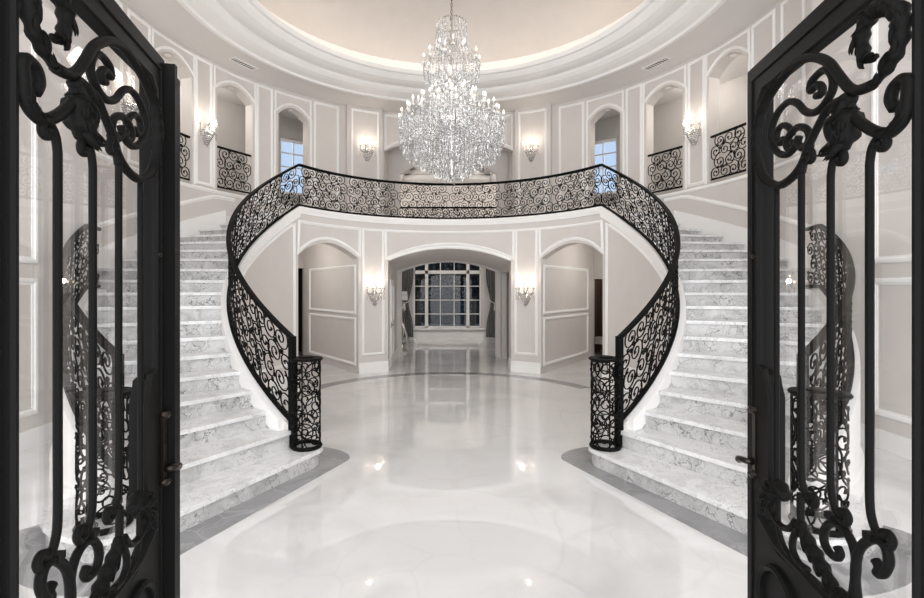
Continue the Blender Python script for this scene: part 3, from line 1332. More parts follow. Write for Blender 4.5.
# radial panelled walls behind the side arches and the corridor back wall
for s in (-1, 1):
    sd = 'left' if s < 0 else 'right'
    mb = MB()
    q0, q1 = Vector(cyl(RI + .27, s * 35.9, 0)), Vector(cyl(6.75, s * 35.9, 0))
    c = (q0 + q1) / 2
    mb.box((c.x, c.y, FL2 / 2 - .12), (.12, (q1 - q0).length, FL2 - .24), rz=-s * rad(35.9))
    struct('wall_niche_%s' % sd, mb, M['wall'])
    mb = MB()
    # face towards larger |phi|
    nrm = Vector((s * cos(rad(35.9)), -sin(rad(35.9)), 0))
    du = (q1 - q0).normalized()
    mp = planemap(q0 + nrm * .06, du, nrm)
    for z0_, z1_ in ((.20, 1.20), (1.34, 2.38)):
        moulding(mb, [(-.14, z0_), (2.62, z0_), (2.62, z1_), (-.14, z1_)], mp, .07, .03)
    struct('trim_%d' % (9 if s < 0 else 10), mb, M['trim'])['label'] = 'two stacked white panel mouldings in the %s side arch' % sd
    # back wall of the side passage with dark doorway
    dw = sorted((s * 47.0, s * 39.0)) if True else None
    xs = 39.2
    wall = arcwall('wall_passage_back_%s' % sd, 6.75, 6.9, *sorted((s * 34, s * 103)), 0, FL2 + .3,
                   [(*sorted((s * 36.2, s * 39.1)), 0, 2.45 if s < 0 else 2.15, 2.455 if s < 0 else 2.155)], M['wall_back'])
    mb = MB()
    # small dark room beyond the doorway
    for p, a_ in ((33.5, 0), (44.0, 0)):
        u0, u1 = Vector(cyl(6.9, s * p, 0)), Vector(cyl(8.4, s * p, 0))
        cc = (u0 + u1) / 2
        mb.box((cc.x, cc.y, 1.3), (.1, 1.6, 2.6), rz=-s * rad(p))
    arcstrip(mb, 8.4, 8.5, *sorted((s * 33, s * 45)), 0, 2.6)
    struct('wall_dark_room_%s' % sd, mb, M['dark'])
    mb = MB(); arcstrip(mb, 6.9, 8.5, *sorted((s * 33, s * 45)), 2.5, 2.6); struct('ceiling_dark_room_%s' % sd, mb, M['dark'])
    mb = MB(); arcstrip(mb, 7.0, 8.2, *sorted((s * 34.5, s * 42.5)), 0.0, .006)
    o = mb.build('rug', M['rug'])
    tag(o, 'dark patterned rug in the room beyond the %s side arch' % sd, 'rug')
fill_lamp(cyl(7.6, 39.5, 2.5), 'added round fill lamp in the dark room beyond the right side arch', 7)  # added to lift the brightness of this room
# upholstered bench in right dark room
p = cyl(7.75, 37.4, .006)
t = thing('bench', p, 'small cream upholstered bench in the dark room beyond the right side arch', 'bench', rz=-rad(37.4))
a = MB(); a.box((0, 0, .36), (.9, .45, .18)); a.build('seat_cushion', M['fabric'], t)
for x in (-.4, .4):
    for y in (-.18, .18):
        a = MB(); a.tube([(x, y, 0), (x, y, .28)], .022, 6); a.build('leg', M['wood'], t)

# ------------------------------------------------------------------ flank walls of the entrance side
FX = 4.98
for s in (-1, 1):
    sd = 'left' if s < 0 else 'right'
    mb = MB()
    mb.box((s * (FX + .1), (-8.6 - 1.30) / 2, SOF / 2), (.2, 8.6 - 1.30, SOF))
    mb.box((s * (FX + .42), -1.37, SOF / 2), (.60, .14, SOF))
    struct('wall_%s' % sd, mb, M['wall'])
    mb = MB()
    mp = lambda u, z, n, s=s: (s * (FX - n), u, z)
    for y0_, y1_ in ((-6.6, -4.75), (-4.45, -2.30)):
        moulding(mb, [(y0_, .42), (y1_, .42), (y1_, 1.95), (y0_, 1.95)], mp, .08, .03)
        moulding(mb, [(y0_, 2.2), (y1_, 2.2), (y1_, 6.4), (y0_, 6.4)], mp, .08, .03)
    struct('trim_%d' % (11 if s < 0 else 12), mb, M['trim'])['label'] = 'white panel mouldings on the %s flank wall' % sd
    mb = MB()
    mb.box((s * (FX - .012), (-8.6 - 1.45) / 2, .11), (.03, 8.6 - 1.45, .22))
    struct('baseboard_flank_%s' % sd, mb, M['trim'])
o = MB().box((FX - .006, -2.9, .34), (.012, .075, .115)).build('wall_outlet', M['trim'])
tag(o, 'white wall outlet above the baseboard behind the right door glass', 'outlet')
mb = MB()
mb.box((0, -6.9, SOF + .06), (11.4, 5.2, .1))
struct('ceiling_front', mb, M['ceiling'])


# ------------------------------------------------------------------ entrance doors
BIG = [(0.128, 2.453), (0.189, 2.461), (0.234, 2.487), (0.283, 2.547), (0.329, 2.606), (0.397, 2.658), (0.472, 2.690), (0.545, 2.700), (0.626, 2.685), (0.706, 2.66), (0.781, 2.615), (0.825, 2.55), (0.835, 2.48), (0.815, 2.40), (0.755, 2.318), (0.655, 2.268), (0.555, 2.278), (0.486, 2.312), (0.445, 2.37)]
LEAFTOP = [(0.128, 2.453), (0.07, 2.475), (0.035, 2.51), (0.02, 2.56), (0.03, 2.61), (0.07, 2.65), (0.13, 2.665), (0.175, 2.63), (0.17, 2.57), (0.146, 2.536), (0.115, 2.53)]
CB = [(0.404, 2.528), (0.378, 2.524), (0.372, 2.545), (0.40, 2.565), (0.437, 2.559), (0.43, 2.589), (0.384, 2.601), (0.341, 2.59), (0.312, 2.548), (0.317, 2.511), (0.359, 2.481), (0.417, 2.474), (0.472, 2.499), (0.523, 2.548), (0.585, 2.574), (0.655, 2.563), (0.705, 2.519), (0.71, 2.468), (0.67, 2.409), (0.60, 2.375), (0.538, 2.386), (0.51, 2.42)]
CB2 = [(0.404, 2.528), (0.425, 2.540), (0.437, 2.565), (0.43, 2.589)]
CC = [(0.515, 2.393), (0.493, 2.372), (0.47, 2.369), (0.444, 2.391), (0.458, 2.426), (0.508, 2.454), (0.561, 2.450), (0.595, 2.42), (0.575, 2.388), (0.54, 2.392), (0.545, 2.415)]
DD = [(0.555, 2.440), (0.575, 2.472), (0.62, 2.497), (0.66, 2.490), (0.668, 2.455), (0.64, 2.432), (0.612, 2.445)]
EE = [(0.267, 2.462), (0.312, 2.465), (0.350, 2.454), (0.397, 2.415), (0.440, 2.375), (0.475, 2.33), (0.493, 2.28)]
GG = [(0.044, 2.352), (0.058, 2.38), (0.050, 2.408), (0.028, 2.421), (0.005, 2.418), (-0.005, 2.40), (0.000, 2.36), (0.003, 2.33), (0.028, 2.300), (0.072, 2.291), (0.128, 2.318), (0.179, 2.358), (0.224, 2.401), (0.256, 2.428)]
HOOK = [(0.225, 2.44), (0.25, 2.37), (0.289, 2.326), (0.325, 2.353), (0.343, 2.395), (0.323, 2.418), (0.297, 2.405)]
BT = [(0.05, .0), (0.045, -.018), (0.025, -.02), (0.018, -.004), (0.03, .018), (0.055, .016), (0.078, -.008), (0.088, -.05)]
BAR_B = [(0.0, .28), (0.0, .10), (-.012, .04), (-.04, .005), (-.075, -.004), (-.09, .018), (-.075, .036), (-.052, .022)]
HH = [(0.118, 1.062), (0.102, 1.05), (0.110, 1.028), (0.084, 1.045), (0.066, 1.085), (0.076, 1.119), (0.105, 1.127), (0.142, 1.109), (0.179, 1.069), (0.199, 1.02), (0.204, 0.95), (0.19, .88)]
II = [(0.29, 1.012), (0.276, .995), (0.294, 0.975), (0.335, 0.972), (0.362, 1.0), (0.35, 1.048), (0.305, 1.083), (0.25, 1.083), (0.212, 1.052), (0.2, 1.0), (0.209, 0.93), (0.22, .87)]
JJ = [(0.5, 1.10), (0.5, 1.02), (0.49, 0.966), (0.424, 0.935), (0.359, 0.905), (0.30, 0.87)]
J2 = [(0.49, 0.985), (0.53, 0.945), (0.553, 0.90), (0.55, 0.862), (0.51, 0.838), (0.455, 0.845)]
KK = [(0.60, 1.035), (0.635, 1.05), (0.69, 1.035), (0.715, 0.985), (0.70, 0.938), (0.64, 0.915), (0.575, 0.935), (0.535, 0.98)]
K2 = [(0.669, 1.281), (0.669, 1.09), (0.66, 0.99), (0.655, 0.90), (0.62, 0.85), (0.57, 0.83)]


def smooth_path(P, k=5):
    out = []
    n = len(P)
    for i in range(n - 1):
        p0, p1, p2, p3 = P[max(i - 1, 0)], P[i], P[i + 1], P[min(i + 2, n - 1)]
        for j in range(k):
            t = j / k
            out.append(tuple(0.5 * ((2 * p1[c]) + (-p0[c] + p2[c]) * t + (2 * p0[c] - 5 * p1[c] + 4 * p2[c] - p3[c]) * t * t + (-p0[c] + 3 * p1[c] - 3 * p2[c] + p3[c]) * t ** 3) for c in range(len(p1))))
    out.append(tuple(P[-1]))
    return out


def entrance_door(num, s, hinge, direction, label, astragal):
    """local x = s (from the hinge-side glass edge to the free edge), y = towards the room axis"""
    ang = math.atan2(direction[1], direction[0])
    d = bpy.data.objects.new('door_%d' % num, None)
    COL.objects.link(d)
    d.location = (hinge[0], hinge[1], 0)
    d.rotation_euler = (0, 0, ang)
    d['kind'] = 'structure'
    d['label'] = label
    F = s           # local +y*F points towards the room axis
    TOP = 2.86
    GT = 2.735
    # leaf frame
    fr = MB()
    th = .055
    fr.box((-.11, 0, TOP / 2), (.16, th, TOP))                       # hinge stile
    fr.box((.92, 0, TOP / 2), (.12, th, TOP))                        # lock stile
    fr.box((.415, 0, (TOP + GT) / 2), (.89, th, TOP - GT))
    # lower solid panel with a gently arched top and raised corner blocks
    pts = []
    for x in frange(-.03, .86, .04):
        t_ = (x - .43) / .43
        pts.append((x, .74 + .03 * (1 - t_ * t_) + (.10 * max(0, (t_ - .55) / .45) ** 2)))
    for a, b in zip(pts, pts[1:]):
        fr.hex8([(a[0], -th / 2, 0.02), (b[0], -th / 2, 0.02), (b[0], th / 2, 0.02), (a[0], th / 2, 0.02),
                 (a[0], -th / 2, a[1]), (b[0], -th / 2, b[1]), (b[0], th / 2, b[1]), (a[0], th / 2, a[1])])
    # widened middle of the lock stile
    prof = [(.86, 1.50), (.80, 1.485), (.785, 1.44), (.765, 1.40), (.765, 1.02), (.79, 0.99), (.80, .93), (.86, .90)]
    b0 = len(fr.v)
    for y in (-th / 2, th / 2):
        for x, z in prof:
            fr.v.append((x, y, z))
    n = len(prof)
    fr.f.append(tuple(range(b0, b0 + n)))
    fr.f.append(tuple(range(b0 + 2 * n - 1, b0 + n - 1, -1)))
    for i in range(n):
        j = (i + 1) % n
        fr.f.append((b0 + i, b0 + n + i, b0 + n + j, b0 + j))
    fr.build('frame', M['door'], d)
    # raised inner bead round the glass
    bd = MB()
    mp = lambda u, z, n_: (u, F * (th / 2 + n_), z)
    path = [(-.018, .775), (-.018, GT - .01), (.80, GT - .01), (.848, GT - .06), (.848, 1.515), (.80, 1.50), (.772, 1.44), (.752, 1.40), (.752, 1.0), (.80, .955), (.848, .93), (.848, .86), (.70, .80), (.43, .79), (.2, .785)]
    moulding(bd, path, mp, .03, .022, closed=True, step=.3)
    moulding(bd, [(-.10, .08), (-.10, 2.80), (.93, 2.80), (.93, .08)], mp, .012, .008, closed=True, step=1)
    bd.build('bead', M['door'], d)
    # raised ring ornaments on the lower panel
    rg = MB()
    for cx_, rr in ((.70, .14), (.20, .14)):
        ring = [(cx_ + rr * cos(q), F * (th / 2 + .008), .56 + rr * sin(q)) for q in [2 * pi * i / 28 for i in range(28)]]
        rg.tube(ring, .016, 6, closed=True)
    moulding(rg, [(.0, .12), (.86, .12), (.86, .36), (.0, .36)], mp, .03, .015, closed=True, step=1)
    rg.build('panel_ornament', M['door'], d)
    g = MB(); g.box((.415, -F * .012, 1.74), (.90, .006, 2.02)); g.build('glass', M['glass'], d)
    Y = F * .052

    def tb(mb_, P, r, k=5, n_=8, taper=None):
        pp = smooth_path(P, k)
        R = [r] * len(pp)
        if taper:
            for i in range(len(pp)):
                R[i] = r * (taper[0] + (taper[1] - taper[0]) * i / (len(pp) - 1))
        mb_.tube([(x, Y, z) for x, z in pp], R, n_)
    # vertical bars with hooked ends
    def top_curl(bx, z):
        return [(bx - .088 + x, z + y) for x, y in BT]
    bars = [(.142, 2.275, 1.13), (.325, 2.28, 1.11), (.495, 2.33, 1.09)]
    for bx, zt_, zb__ in bars:
        mb_ = MB()
        P = smooth_path(top_curl(bx, zt_), 4)
        low = smooth_path([(bx + x, zb__ + z) for x, z in BAR_B], 4)
        tot = P + low
        R = [.0115] * len(tot)
        R[0] = .017; R[1] = .017; R[2] = .014
        R[-1] = .017; R[-2] = .017; R[-3] = .014
        mb_.tube([(x, Y, z) for x, z in tot], R, 8)
        mb_.build('bar', M['iron'], d, smooth=True)
    mb_ = MB()
    mb_.tube([(x, Y, z) for x, z in smooth_path([(.669, 2.27), (.669, 1.9), (.669, 1.5)] + K2, 4)], .0105, 8)
    mb_.build('bar', M['iron'], d, smooth=True)
    # scrolls
    for nm_, P, r in (('large_scroll', BIG, .0165), ('scroll', CB, .0135), ('scroll', CC, .0135), ('scroll', DD, .0125), ('scroll', EE, .0135), ('scroll', GG, .0165),
                      ('scroll', HOOK, .0125), ('scroll', HH, .014), ('scroll', II, .0135), ('scroll', JJ, .013), ('scroll', J2, .0125), ('scroll', KK, .0135)):
        mb_ = MB()
        tb(mb_, P, r)
        mb_.build(nm_, M['iron'], d, smooth=True)

    # acanthus leaves: a thick ridge with overlapping lobes
    def acanthus(P, r0, lobes, seed, spread=1.0, side=0):
        rnd = random.Random(seed)
        mb_ = MB()
        pp = smooth_path(P, 6)
        k = len(pp)
        R = [r0 * (.55 + .85 * sin(pi * min(1, (i + 1) / k * 1.02))) * (1 + .16 * sin(i * 1.35)) for i in range(k)]
        mb_.tube([(x, Y, z) for x, z in pp], R, 9)
        for q in range(lobes):
            i = int((q + .3) / lobes * (k - 3))
            x, z = pp[i]
            x2, z2 = pp[min(i + 2, k - 1)]
            a = math.atan2(z2 - z, x2 - x)
            sd_ = (1 if q % 2 == 0 else -1) if side == 0 else side
            L = r0 * (3.0 + rnd.random() * .8) * spread
            fr_ = []
            for j in range(7):
                t_ = j / 6
                an = a + sd_ * (.75 - 1.15 * t_)
                if j == 0:
                    cur = [x - r0 * .2 * cos(a), Y + F * r0 * .35, z]
                else:
                    cur = [cur[0] + L / 6 * cos(an), cur[1] + F * r0 * (.24 - .20 * t_), cur[2] + L / 6 * sin(an)]
                fr_.append(tuple(cur))
            mb_.tube(fr_, [r0 * .5, r0 * .58, r0 * .60, r0 * .52, r0 * .42, r0 * .28, r0 * .08], 6, flat=.7)
            # central rib strand
            fr2 = [(px_, py_ + F * r0 * .35, pz_) for px_, py_, pz_ in fr_]
            mb_.tube(fr2, [r0 * .16] * 6 + [r0 * .05], 5)
        return mb_
    acanthus(LEAFTOP[::1], .018, 14, 1, 1.0).build('acanthus_leaf', M['iron'], d, smooth=True)
    acanthus([(0.005, 2.36), (0.012, 2.325), (0.045, 2.298), (0.085, 2.300)], .013, 7, 2, 1.0).build('acanthus_leaf', M['iron'], d, smooth=True)
    acanthus([(0.225, 2.462), (0.25, 2.42), (0.235, 2.37), (0.262, 2.325), (.30, 2.315)], .027, 10, 3, .85).build('acanthus_leaf', M['iron'], d, smooth=True)
    acanthus(BIG[8:16], .014, 20, 4, 1.1, side=1).build('acanthus_leaf', M['iron'], d, smooth=True)
    acanthus([(0.60, 1.04), (0.65, 1.055), (0.70, 1.02), (.705, .97)], .026, 9, 5, .9).build('acanthus_leaf', M['iron'], d, smooth=True)
    acanthus([(0.50, 1.0), (0.455, .95), (0.40, 0.915), (0.34, .885), (0.27, .86)], .018, 10, 6, 1.0).build('acanthus_leaf', M['iron'], d, smooth=True)
    acanthus([(0.34, .86), (0.28, .86), (0.22, .87), (0.16, .845)], .018, 8, 7, 1.1).build('acanthus_leaf', M['iron'], d, smooth=True)
    # collars
    mb_ = MB()
    for x, z in ((.505, .975), (.142, 1.125), (.325, 1.10)):
        mb_.box((x - .01, Y, z), (.034, .034, .02))
    mb_.build('collar', M['iron'], d)
    if astragal:
        a = MB(); a.box((.995, F * .02, TOP / 2 - .005), (.03, .10, TOP - .01)); a.box((1.05, F * .012, TOP / 2 - .02), (.085, .085, TOP - .04)); a.build('astragal', M['door'], d)
        hx = .94
        yh = F * .04
    else:
        hx = .915
        yh = F * (th / 2)
    # lever handle on a long plate
    h = bpy.data.objects.new('door_handle', None)
    h = MB()
    h.box((hx, yh, 1.165), (.045, .012, .30))
    for z in (1.02, 1.31):
        h.lathe((hx, yh, z - .02), [(.004, 0), (.02, .006), (.028, .02), (.02, .034), (.004, .04)], 12)
    h = h.build('handle_plate', M['handle'], d)
    lv = MB()
    lv.tube([(hx, yh, 1.075), (hx, yh + F * .022, 1.075), (hx + .005, yh + F * .032, 1.076), (hx + .04, yh + F * .036, 1.072), (hx + .065, yh + F * .036, 1.062)],
            [.014, .013, .014, .013, .018], 8)
    lv.build('lever', M['handle'], d, smooth=True)
    bt = MB(); bt.lathe((.90, F * (th / 2 + .005), 2.0), [(.004, -.012), (.014, -.004), (.014, .004), (.004, .012)], 10); bt.build('stop_bolt', M['handle'], d)
    return d


# left leaf: hinge-side glass edge at abs (-1.032, d 1.2); direction (-.18, 1)
entrance_door(1, -1, (-1.032 - .126 - .05, -8.1 + 1.2 - .009), (-.1835, 1.0), 'open left leaf of the black iron and glass entrance door', True)
entrance_door(2, 1, (1.25 - .126 - .20 + .242, -8.1 + 1.31 - .006), (.15, 1.0), 'open right leaf of the black iron and glass entrance door', False)


# ------------------------------------------------------------------ chandelier
def chandelier():
    CH = (0.0, 0.0, 0.0)
    t = thing('chandelier', (0, 0, 3.67), 'huge tiered crystal chandelier hanging from the dome over the hall', 'chandelier')
    Lz = 0.0
    ch = MB()
    z = 6.35
    k = 0
    while z < 7.8:
        pts = []
        for i in range(10):
            a = 2 * pi * i / 10
            x = .018 * cos(a)
            zz = z + .035 * sin(a)
            pts.append((x, 0, zz) if k % 2 == 0 else (0, x, zz))
        ch.tube(pts, .005, 4, closed=True)
        z += .052
        k += 1
    ch.build('chain', M['handle'], t, world=True)
    cn = MB(); cn.lathe((0, 0, 7.72), [(.10, .13), (.12, .10), (.08, .05), (.03, .0)], 20); cn.build('canopy', M['chrome'], t, smooth=True, world=True)
    col = MB()
    col.lathe((0, 0, 0), [(.01, 3.70), (.05, 3.76), (.03, 3.85), (.09, 3.95), (.05, 4.05), (.03, 4.2), (.10, 4.35), (.04, 4.5), (.12, 4.6), (.05, 4.7), (.03, 5.0), (.08, 5.2), (.11, 5.32), (.04, 5.42), (.02, 5.8), (.06, 5.95), (.02, 6.05), (.015, 6.35)], 14)
    col.build('column', M['chrome'], t, smooth=True, world=True)
    rings = [(.86, 4.62, 4.42, 20), (.74, 4.78, 4.50, 18), (.55, 4.92, 4.58, 14), (.36, 5.06, 4.64, 9), (.46, 5.62, 5.30, 10), (.24, 5.82, 5.36, 6)]
    cr = MB()
    for ri, (R, zc, zh, nn) in enumerate(rings):
        for i in range(nn):
            a = 2 * pi * (i + .5 * (ri % 2)) / nn + .07
            ca, sa = cos(a), sin(a)
            P = smooth_path([(.05, zh + .05), (R * .35, zh - .04), (R * .72, zh - .07), (R * .97, zh + .04), (R, zc - .02)], 4)
            arm = MB()
            arm.tube([(r * ca, r * sa, z) for r, z in P], .009, 5)
            arm.build('arm', M['crystal'], t, smooth=True, world=True)
            cd = MB()
            cd.lathe((R * ca, R * sa, zc - .03), [(.006, 0), (.038, .018), (.034, .024), (.011, .028), (.011, .10)], 8)
            c_o = cd.build('candle', M['candle'], t, smooth=True, world=True)
            bl = MB()
            bl.lathe((R * ca, R * sa, zc + .07), [(.004, 0), (.013, .014), (.015, .03), (.008, .05), (.001, .066)], 6)
            b_o = bl.build('bulb', M['bulb'], None, smooth=True)
            for v in b_o.data.vertices:
                v.co.z -= 3.67
            b_o.parent = c_o
            # drops hanging from each cup
            for q in range(5):
                qa = 2 * pi * q / 5
                cr.octa((R * ca + .035 * cos(qa), R * sa + .035 * sin(qa), zc - .05), .008, .035)
            for q in range(6):
                cr.octa((R * ca, R * sa, zc - .06 - q * .032), .009, .03)
            # swag to neighbour
            a2 = a + 2 * pi / nn
            for q in range(1, 10):
                u = q / 10
                x = R * (ca * (1 - u) + cos(a2) * u)
                y = R * (sa * (1 - u) + sin(a2) * u)
                cr.octa((x, y, zc - .02 - .13 * 4 * u * (1 - u)), .009, .02, .5)
            # swag to the column
            for q in range(1, 12):
                u = q / 12
                rr = R * (1 - u)
                cr.octa((rr * ca, rr * sa, zc + (.30 if ri > 3 else .22) * u - .10 * 4 * u * (1 - u)), .008, .02, .5)
    cr.build('crystal_swags', M['crystal'], t, world=True)['kind'] = 'stuff'
    # curtains of strands: radius -> bottom height
    cr = MB()
    for R, zt_, zb_, nn in ((.86, 4.66, 4.27, 64), (.80, 4.58, 4.14, 60), (.72, 4.60, 4.04, 54), (.62, 4.66, 3.98, 46), (.51, 4.72, 3.92, 40), (.40, 4.84, 3.86, 32), (.29, 4.90, 3.80, 26), (.20, 5.0, 3.74, 18), (.12, 4.9, 3.70, 12)):
        for i in range(nn):
            a = 2 * pi * (i + random.random() * .3) / nn
            zz = zt_ + random.uniform(-.02, .02)
            endz = zb_ + random.uniform(-.03, .03)
            while zz > endz:
                cr.octa((R * cos(a), R * sin(a), zz), .0105, .034)
                zz -= .040
            cr.octa((R * cos(a), R * sin(a), zz - .01), .013, .06)
    cr.octa((0, 0, 3.70), .035, .09)
    cr.build('crystal_strands', M['crystal'], t, world=True)['kind'] = 'stuff'
    # upper body strands, crown
    cr = MB()
    for R, zt_, zb_, nn in ((.45, 5.60, 5.26, 30), (.36, 5.62, 5.16, 24), (.25, 5.60, 5.08, 20), (.15, 5.60, 5.0, 12), (.25, 6.26, 5.80, 24), (.17, 6.22, 5.70, 14), (.30, 5.85, 5.55, 20)):
        for i in range(nn):
            a = 2 * pi * (i + random.random() * .3) / nn
            zz = zt_
            while zz > zb_ + random.uniform(-.03, .03):
                cr.octa((R * cos(a), R * sin(a), zz), .010, .034)
                zz -= .042
    for i in range(12):                         # draped strands from crown to the upper arms
        a = 2 * pi * i / 12
        for q in range(26):
            u = q / 25
            R = .24 + .22 * u ** 2
            cr.octa((R * cos(a), R * sin(a), 6.25 - .62 * u - .05 * sin(pi * u)), .008, .024, .5)
        for q in range(20):
            u = q / 19
            R = .12 + .62 * u ** 1.5
            cr.octa((R * cos(a + .2), R * sin(a + .2), 5.42 - .58 * u - .12 * sin(pi * u)), .008, .024, .5)
    cr.build('crystal_crown', M['crystal'], t, world=True)['kind'] = 'stuff'
    fr = MB()
    for R, z_ in ((.84, 4.59), (.66, 4.46), (.44, 4.41), (.24, 6.25), (.22, 4.31), (.44, 5.53)):
        fr = MB()
        fr.tube([(R * cos(2 * pi * i / 36), R * sin(2 * pi * i / 36), z_) for i in range(36)], .007, 4, closed=True)
        fr.build('frame_ring', M['chrome'], t, world=True)
    for z_, e in ((4.75, 95), (5.6, 5)):
        lamp('chandelier_light', 'POINT', (0, 0, z_ - 3.67), e, (1, .97, .94), .75 if z_ < 5 else .4, parent=t)
    return t


chandelier()


# ------------------------------------------------------------------ wall sconces
def make_sconce(loc, rz, label):
    t = thing('wall_sconce', loc, label, 'sconce', rz, group='crystal wall sconces')
    a = MB()
    a.lathe((0, -.02, -.06), [(.004, -.09), (.03, -.06), (.05, 0), (.03, .06), (.004, .09)], 12)
    a.build('back_plate', M['chrome'], t, smooth=True)
    cr = MB()
    for i, (x, y) in enumerate(((-.20, -.10), (-.09, -.21), (.09, -.21), (.20, -.10), (0, -.14))):
        zc = .08 if i < 4 else .20
        arm = MB()
        P = smooth_path([(0, -.03, -.08), (x * .5, y * .5 - .01, -.14), (x * .95, y, -.08), (x, y, zc - .04)], 4)
        arm.tube(P, .006, 5)
        arm.build('arm', M['crystal'], t, smooth=True)
        cd = MB(); cd.lathe((x, y, zc - .05), [(.005, 0), (.03, .014), (.01, .02), (.01, .07)], 8)
        c_o = cd.build('candle', M['candle'], t, smooth=True)
        bl = MB(); bl.lathe((x, y, zc + .02), [(.004, 0), (.013, .014), (.015, .028), (.008, .045), (.001, .06)], 6)
        bl.build('bulb', M['bulbw'], c_o, smooth=True)
        for q in range(9):
            cr.octa((x + .012 * sin(q * 2), y, zc - .07 - q * .03), .013, .034)
        for q in range(5):
            cr.octa((x + .03 * cos(q * 1.25), y + .03 * sin(q * 1.25), zc - .07), .008, .035)
        for q in range(8):
            u = q / 8
            cr.octa((x * (1 - u), y * (1 - u) - .03, zc - .04 - .06 * sin(pi * u) + .05 * u), .008, .02, .5)
    for i in range(22):
        a_ = pi * i / 21
        R = .17
        for q in range(8):
            rr = R * (1 - q / 9)
            cr.octa((rr * cos(a_), -.03 - rr * sin(a_), -.10 - q * .036), .012, .036)
    cr.octa((0, -.06, -.37), .02, .07)
    cr.build('crystal_drops', M['crystal'], t)['kind'] = 'stuff'
    lamp('sconce_light', 'POINT', (0, -.26, .14), 4.5, (1, .86, .72), .05, parent=t)
    return t


sc0 = make_sconce(cyl(RI - .01, -30.5, 1.88), rad(30.5), 'crystal wall sconce on the lower pilaster left of the central arch')
PLACES = [(RI - .01, 30.9, 1.88, 'crystal wall sconce on the lower pilaster right of the central arch'),
          (RW - .15, -24.0, 5.62, 'crystal wall sconce on the upper pilaster left of the chandelier'),
          (RW - .15, 24.2, 5.62, 'crystal wall sconce on the upper pilaster right of the chandelier'),
          (RW - .01, -67.9, 5.22, 'crystal wall sconce between the two left gallery arches with railings'),
          (RW - .01, 67.9, 5.22, 'crystal wall sconce between the two right gallery arches with railings'),
          (RW - .01, -88.5, 5.05, 'crystal wall sconce seen through the top of the left door glass')]
for R_, p_, z_, lab in PLACES:
    dup(sc0, cyl(R_, p_, z_), -rad(p_), lab)
# dup() copies child lamps as well

# ------------------------------------------------------------------ recessed downlights
def downlight(loc, label, power=14, tilt=None):
    t = thing('downlight', loc, label, 'downlight', group='recessed downlights in the gallery arches')
    a = MB(); a.lathe((0, 0, -.012), [(.035, 0), (.058, 0), (.06, .01), (.035, .01)], 20); a.build('trim_ring', M['trim'], t)
    a = MB(); a.lathe((0, 0, -.006), [(.001, 0), (.034, 0), (.034, .004), (.001, .004)], 16); a.build('lens', M['spot'], t)
    lamp('downlight_bulb', 'SPOT', (0, 0, -.03), power, (1, .9, .78), .05, (0, 0, 0), 110, t)


for s in (-1, 1):
    sd = 'left' if s < 0 else 'right'
    downlight(cyl(RW + .14, s * 44.2, 6.315), 'small round downlight in the crown of the %s windowed gallery arch' % sd, 12)
    downlight(cyl(RW + .14, s * 59.9, 6.355), 'small round downlight in the crown of the middle %s gallery arch' % sd, 12)
    downlight(cyl(RW + .14, s * 75.9, 6.395), 'small round downlight in the crown of the outermost %s gallery arch' % sd, 12)

# lamps added to brighten the passages, corridors and great room behind
for s in (-1, 1):
    sd = 'left' if s < 0 else 'right'
    fill_lamp(cyl(5.2, s * 52, FL2 - .25), 'added round fill lamp in the passage behind the %s side arch' % sd, 32)
    fill_lamp(cyl(5.6, s * 85, FL2 + .0) if False else cyl(6.5, s * 60, SOF - .0), 'added round fill lamp in the corridor behind the %s gallery arches' % sd, 14)
    fill_lamp(cyl(6.5, s * 77, SOF - .0), 'added round fill lamp at the outer end of the %s gallery corridor' % sd, 14)
    fill_lamp((s * 2.3, 8.4, 5.95), 'added round fill lamp on the %s of the far great room ceiling' % sd, 75, .3)

# passage slab above side niches
for s in (-1, 1):
    mb = MB()
    arcstrip(mb, RI + .27, 6.75, *sorted((s * 36.5, s * 62)), FL2 - .27, FL2 - .25)
    struct('ceiling_niche_%s' % ('left' if s < 0 else 'right'), mb, M['ceiling'])

# ------------------------------------------------------------------ garden beyond the large window
mb = MB(); mb.box((0, 18.5, -.2), (24, 15, .1)); struct('floor_terrace', mb, M['lawn'])
o = MB().box((.3, 14.2, -.12), (3.4, 3.0, .06)).build('pool', M['water'])
tag(o, 'dark pool of water outside the far window', 'pool')


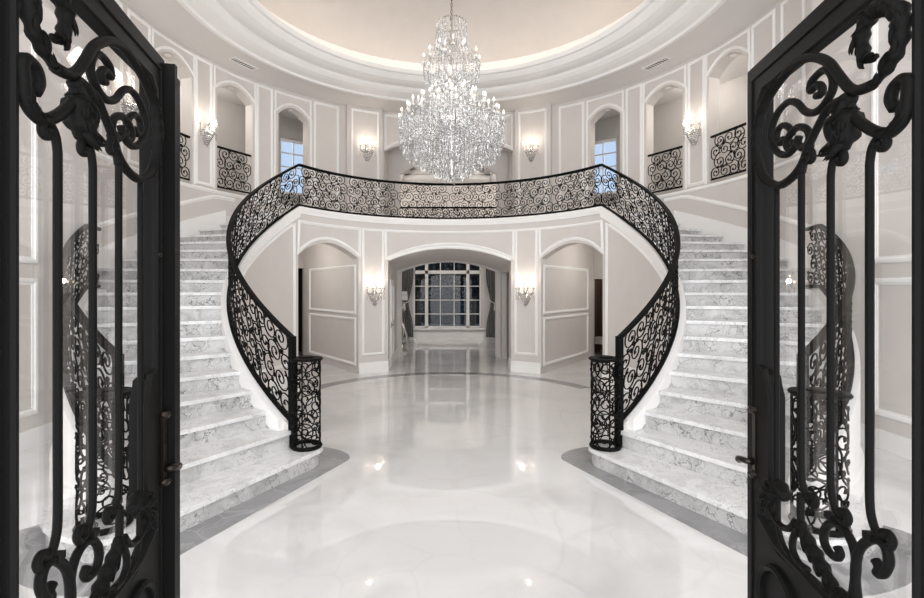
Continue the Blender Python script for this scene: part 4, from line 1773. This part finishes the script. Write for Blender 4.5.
def tree(x, y, h, r, label, seed):
    rnd = random.Random(seed)
    t = thing('tree', (x, y, -.15), label, 'tree', group='trees outside the far window')
    a = MB()
    a.tube([(0, 0, 0), (.05, 0, h * .3), (-.04, .03, h * .55)], [.16, .12, .08], 8)
    for i in range(5):
        an = rnd.random() * 6.3
        a.tube([(0, 0, h * .35), (r * .4 * cos(an), r * .4 * sin(an), h * .6), (r * .7 * cos(an), r * .7 * sin(an), h * .8)], [.06, .04, .02], 5)
    a.build('trunk', M['bark'], t, smooth=True)
    b = MB()
    for i in range(1700):
        u, v = rnd.random() * 2 * pi, math.acos(rnd.uniform(-1, 1))
        rr = r * (.45 + .55 * rnd.random() ** .5) * (1 + .2 * sin(3 * u) * sin(2 * v))
        c = Vector((rr * sin(v) * cos(u), rr * sin(v) * sin(u), h * .6 + rr * 1.25 * cos(v)))
        d1 = Vector((rnd.gauss(0, 1), rnd.gauss(0, 1), rnd.gauss(0, 1))).normalized() * .16
        d2 = d1.orthogonal().normalized() * .09
        k = len(b.v)
        b.v += [tuple(c - d1), tuple(c + d2), tuple(c + d1), tuple(c - d2)]
        b.f.append((k, k + 1, k + 2, k + 3))
    b.build('crown', M['leaf'], t)


for i, (x, y, h, r, lab) in enumerate(((-5.4, 16.5, 6.2, 1.8, 'dark bushy tree outside the far window, leftmost'), (-1.5, 18.5, 6.4, 1.7, 'dark tree outside the far window behind the left panes'),
                                       (1.3, 15.9, 5.4, 1.3, 'dark tree outside the far window behind the middle panes'), (4.9, 17.6, 6.2, 1.7, 'dark tree outside the far window behind the right panes'))):
    tree(x, y, h, r, lab, 10 + i)
M['hedge_backdrop'] = principled('dusk_hedge', (0.004, 0.008, 0.014), 0.9, 0, 0.05)  # dusk darkness put into the colour of the added backdrop
hd = MB()
hd.box((0, 21.5, 3.0), (24, 1.2, 6.4))  # added to cover the bright sky behind the trees
o = hd.build('hedge_backdrop', M['hedge_backdrop'])
tag(o, 'long dark backdrop added at the far end of the garden against the bright sky', 'hedge_backdrop')
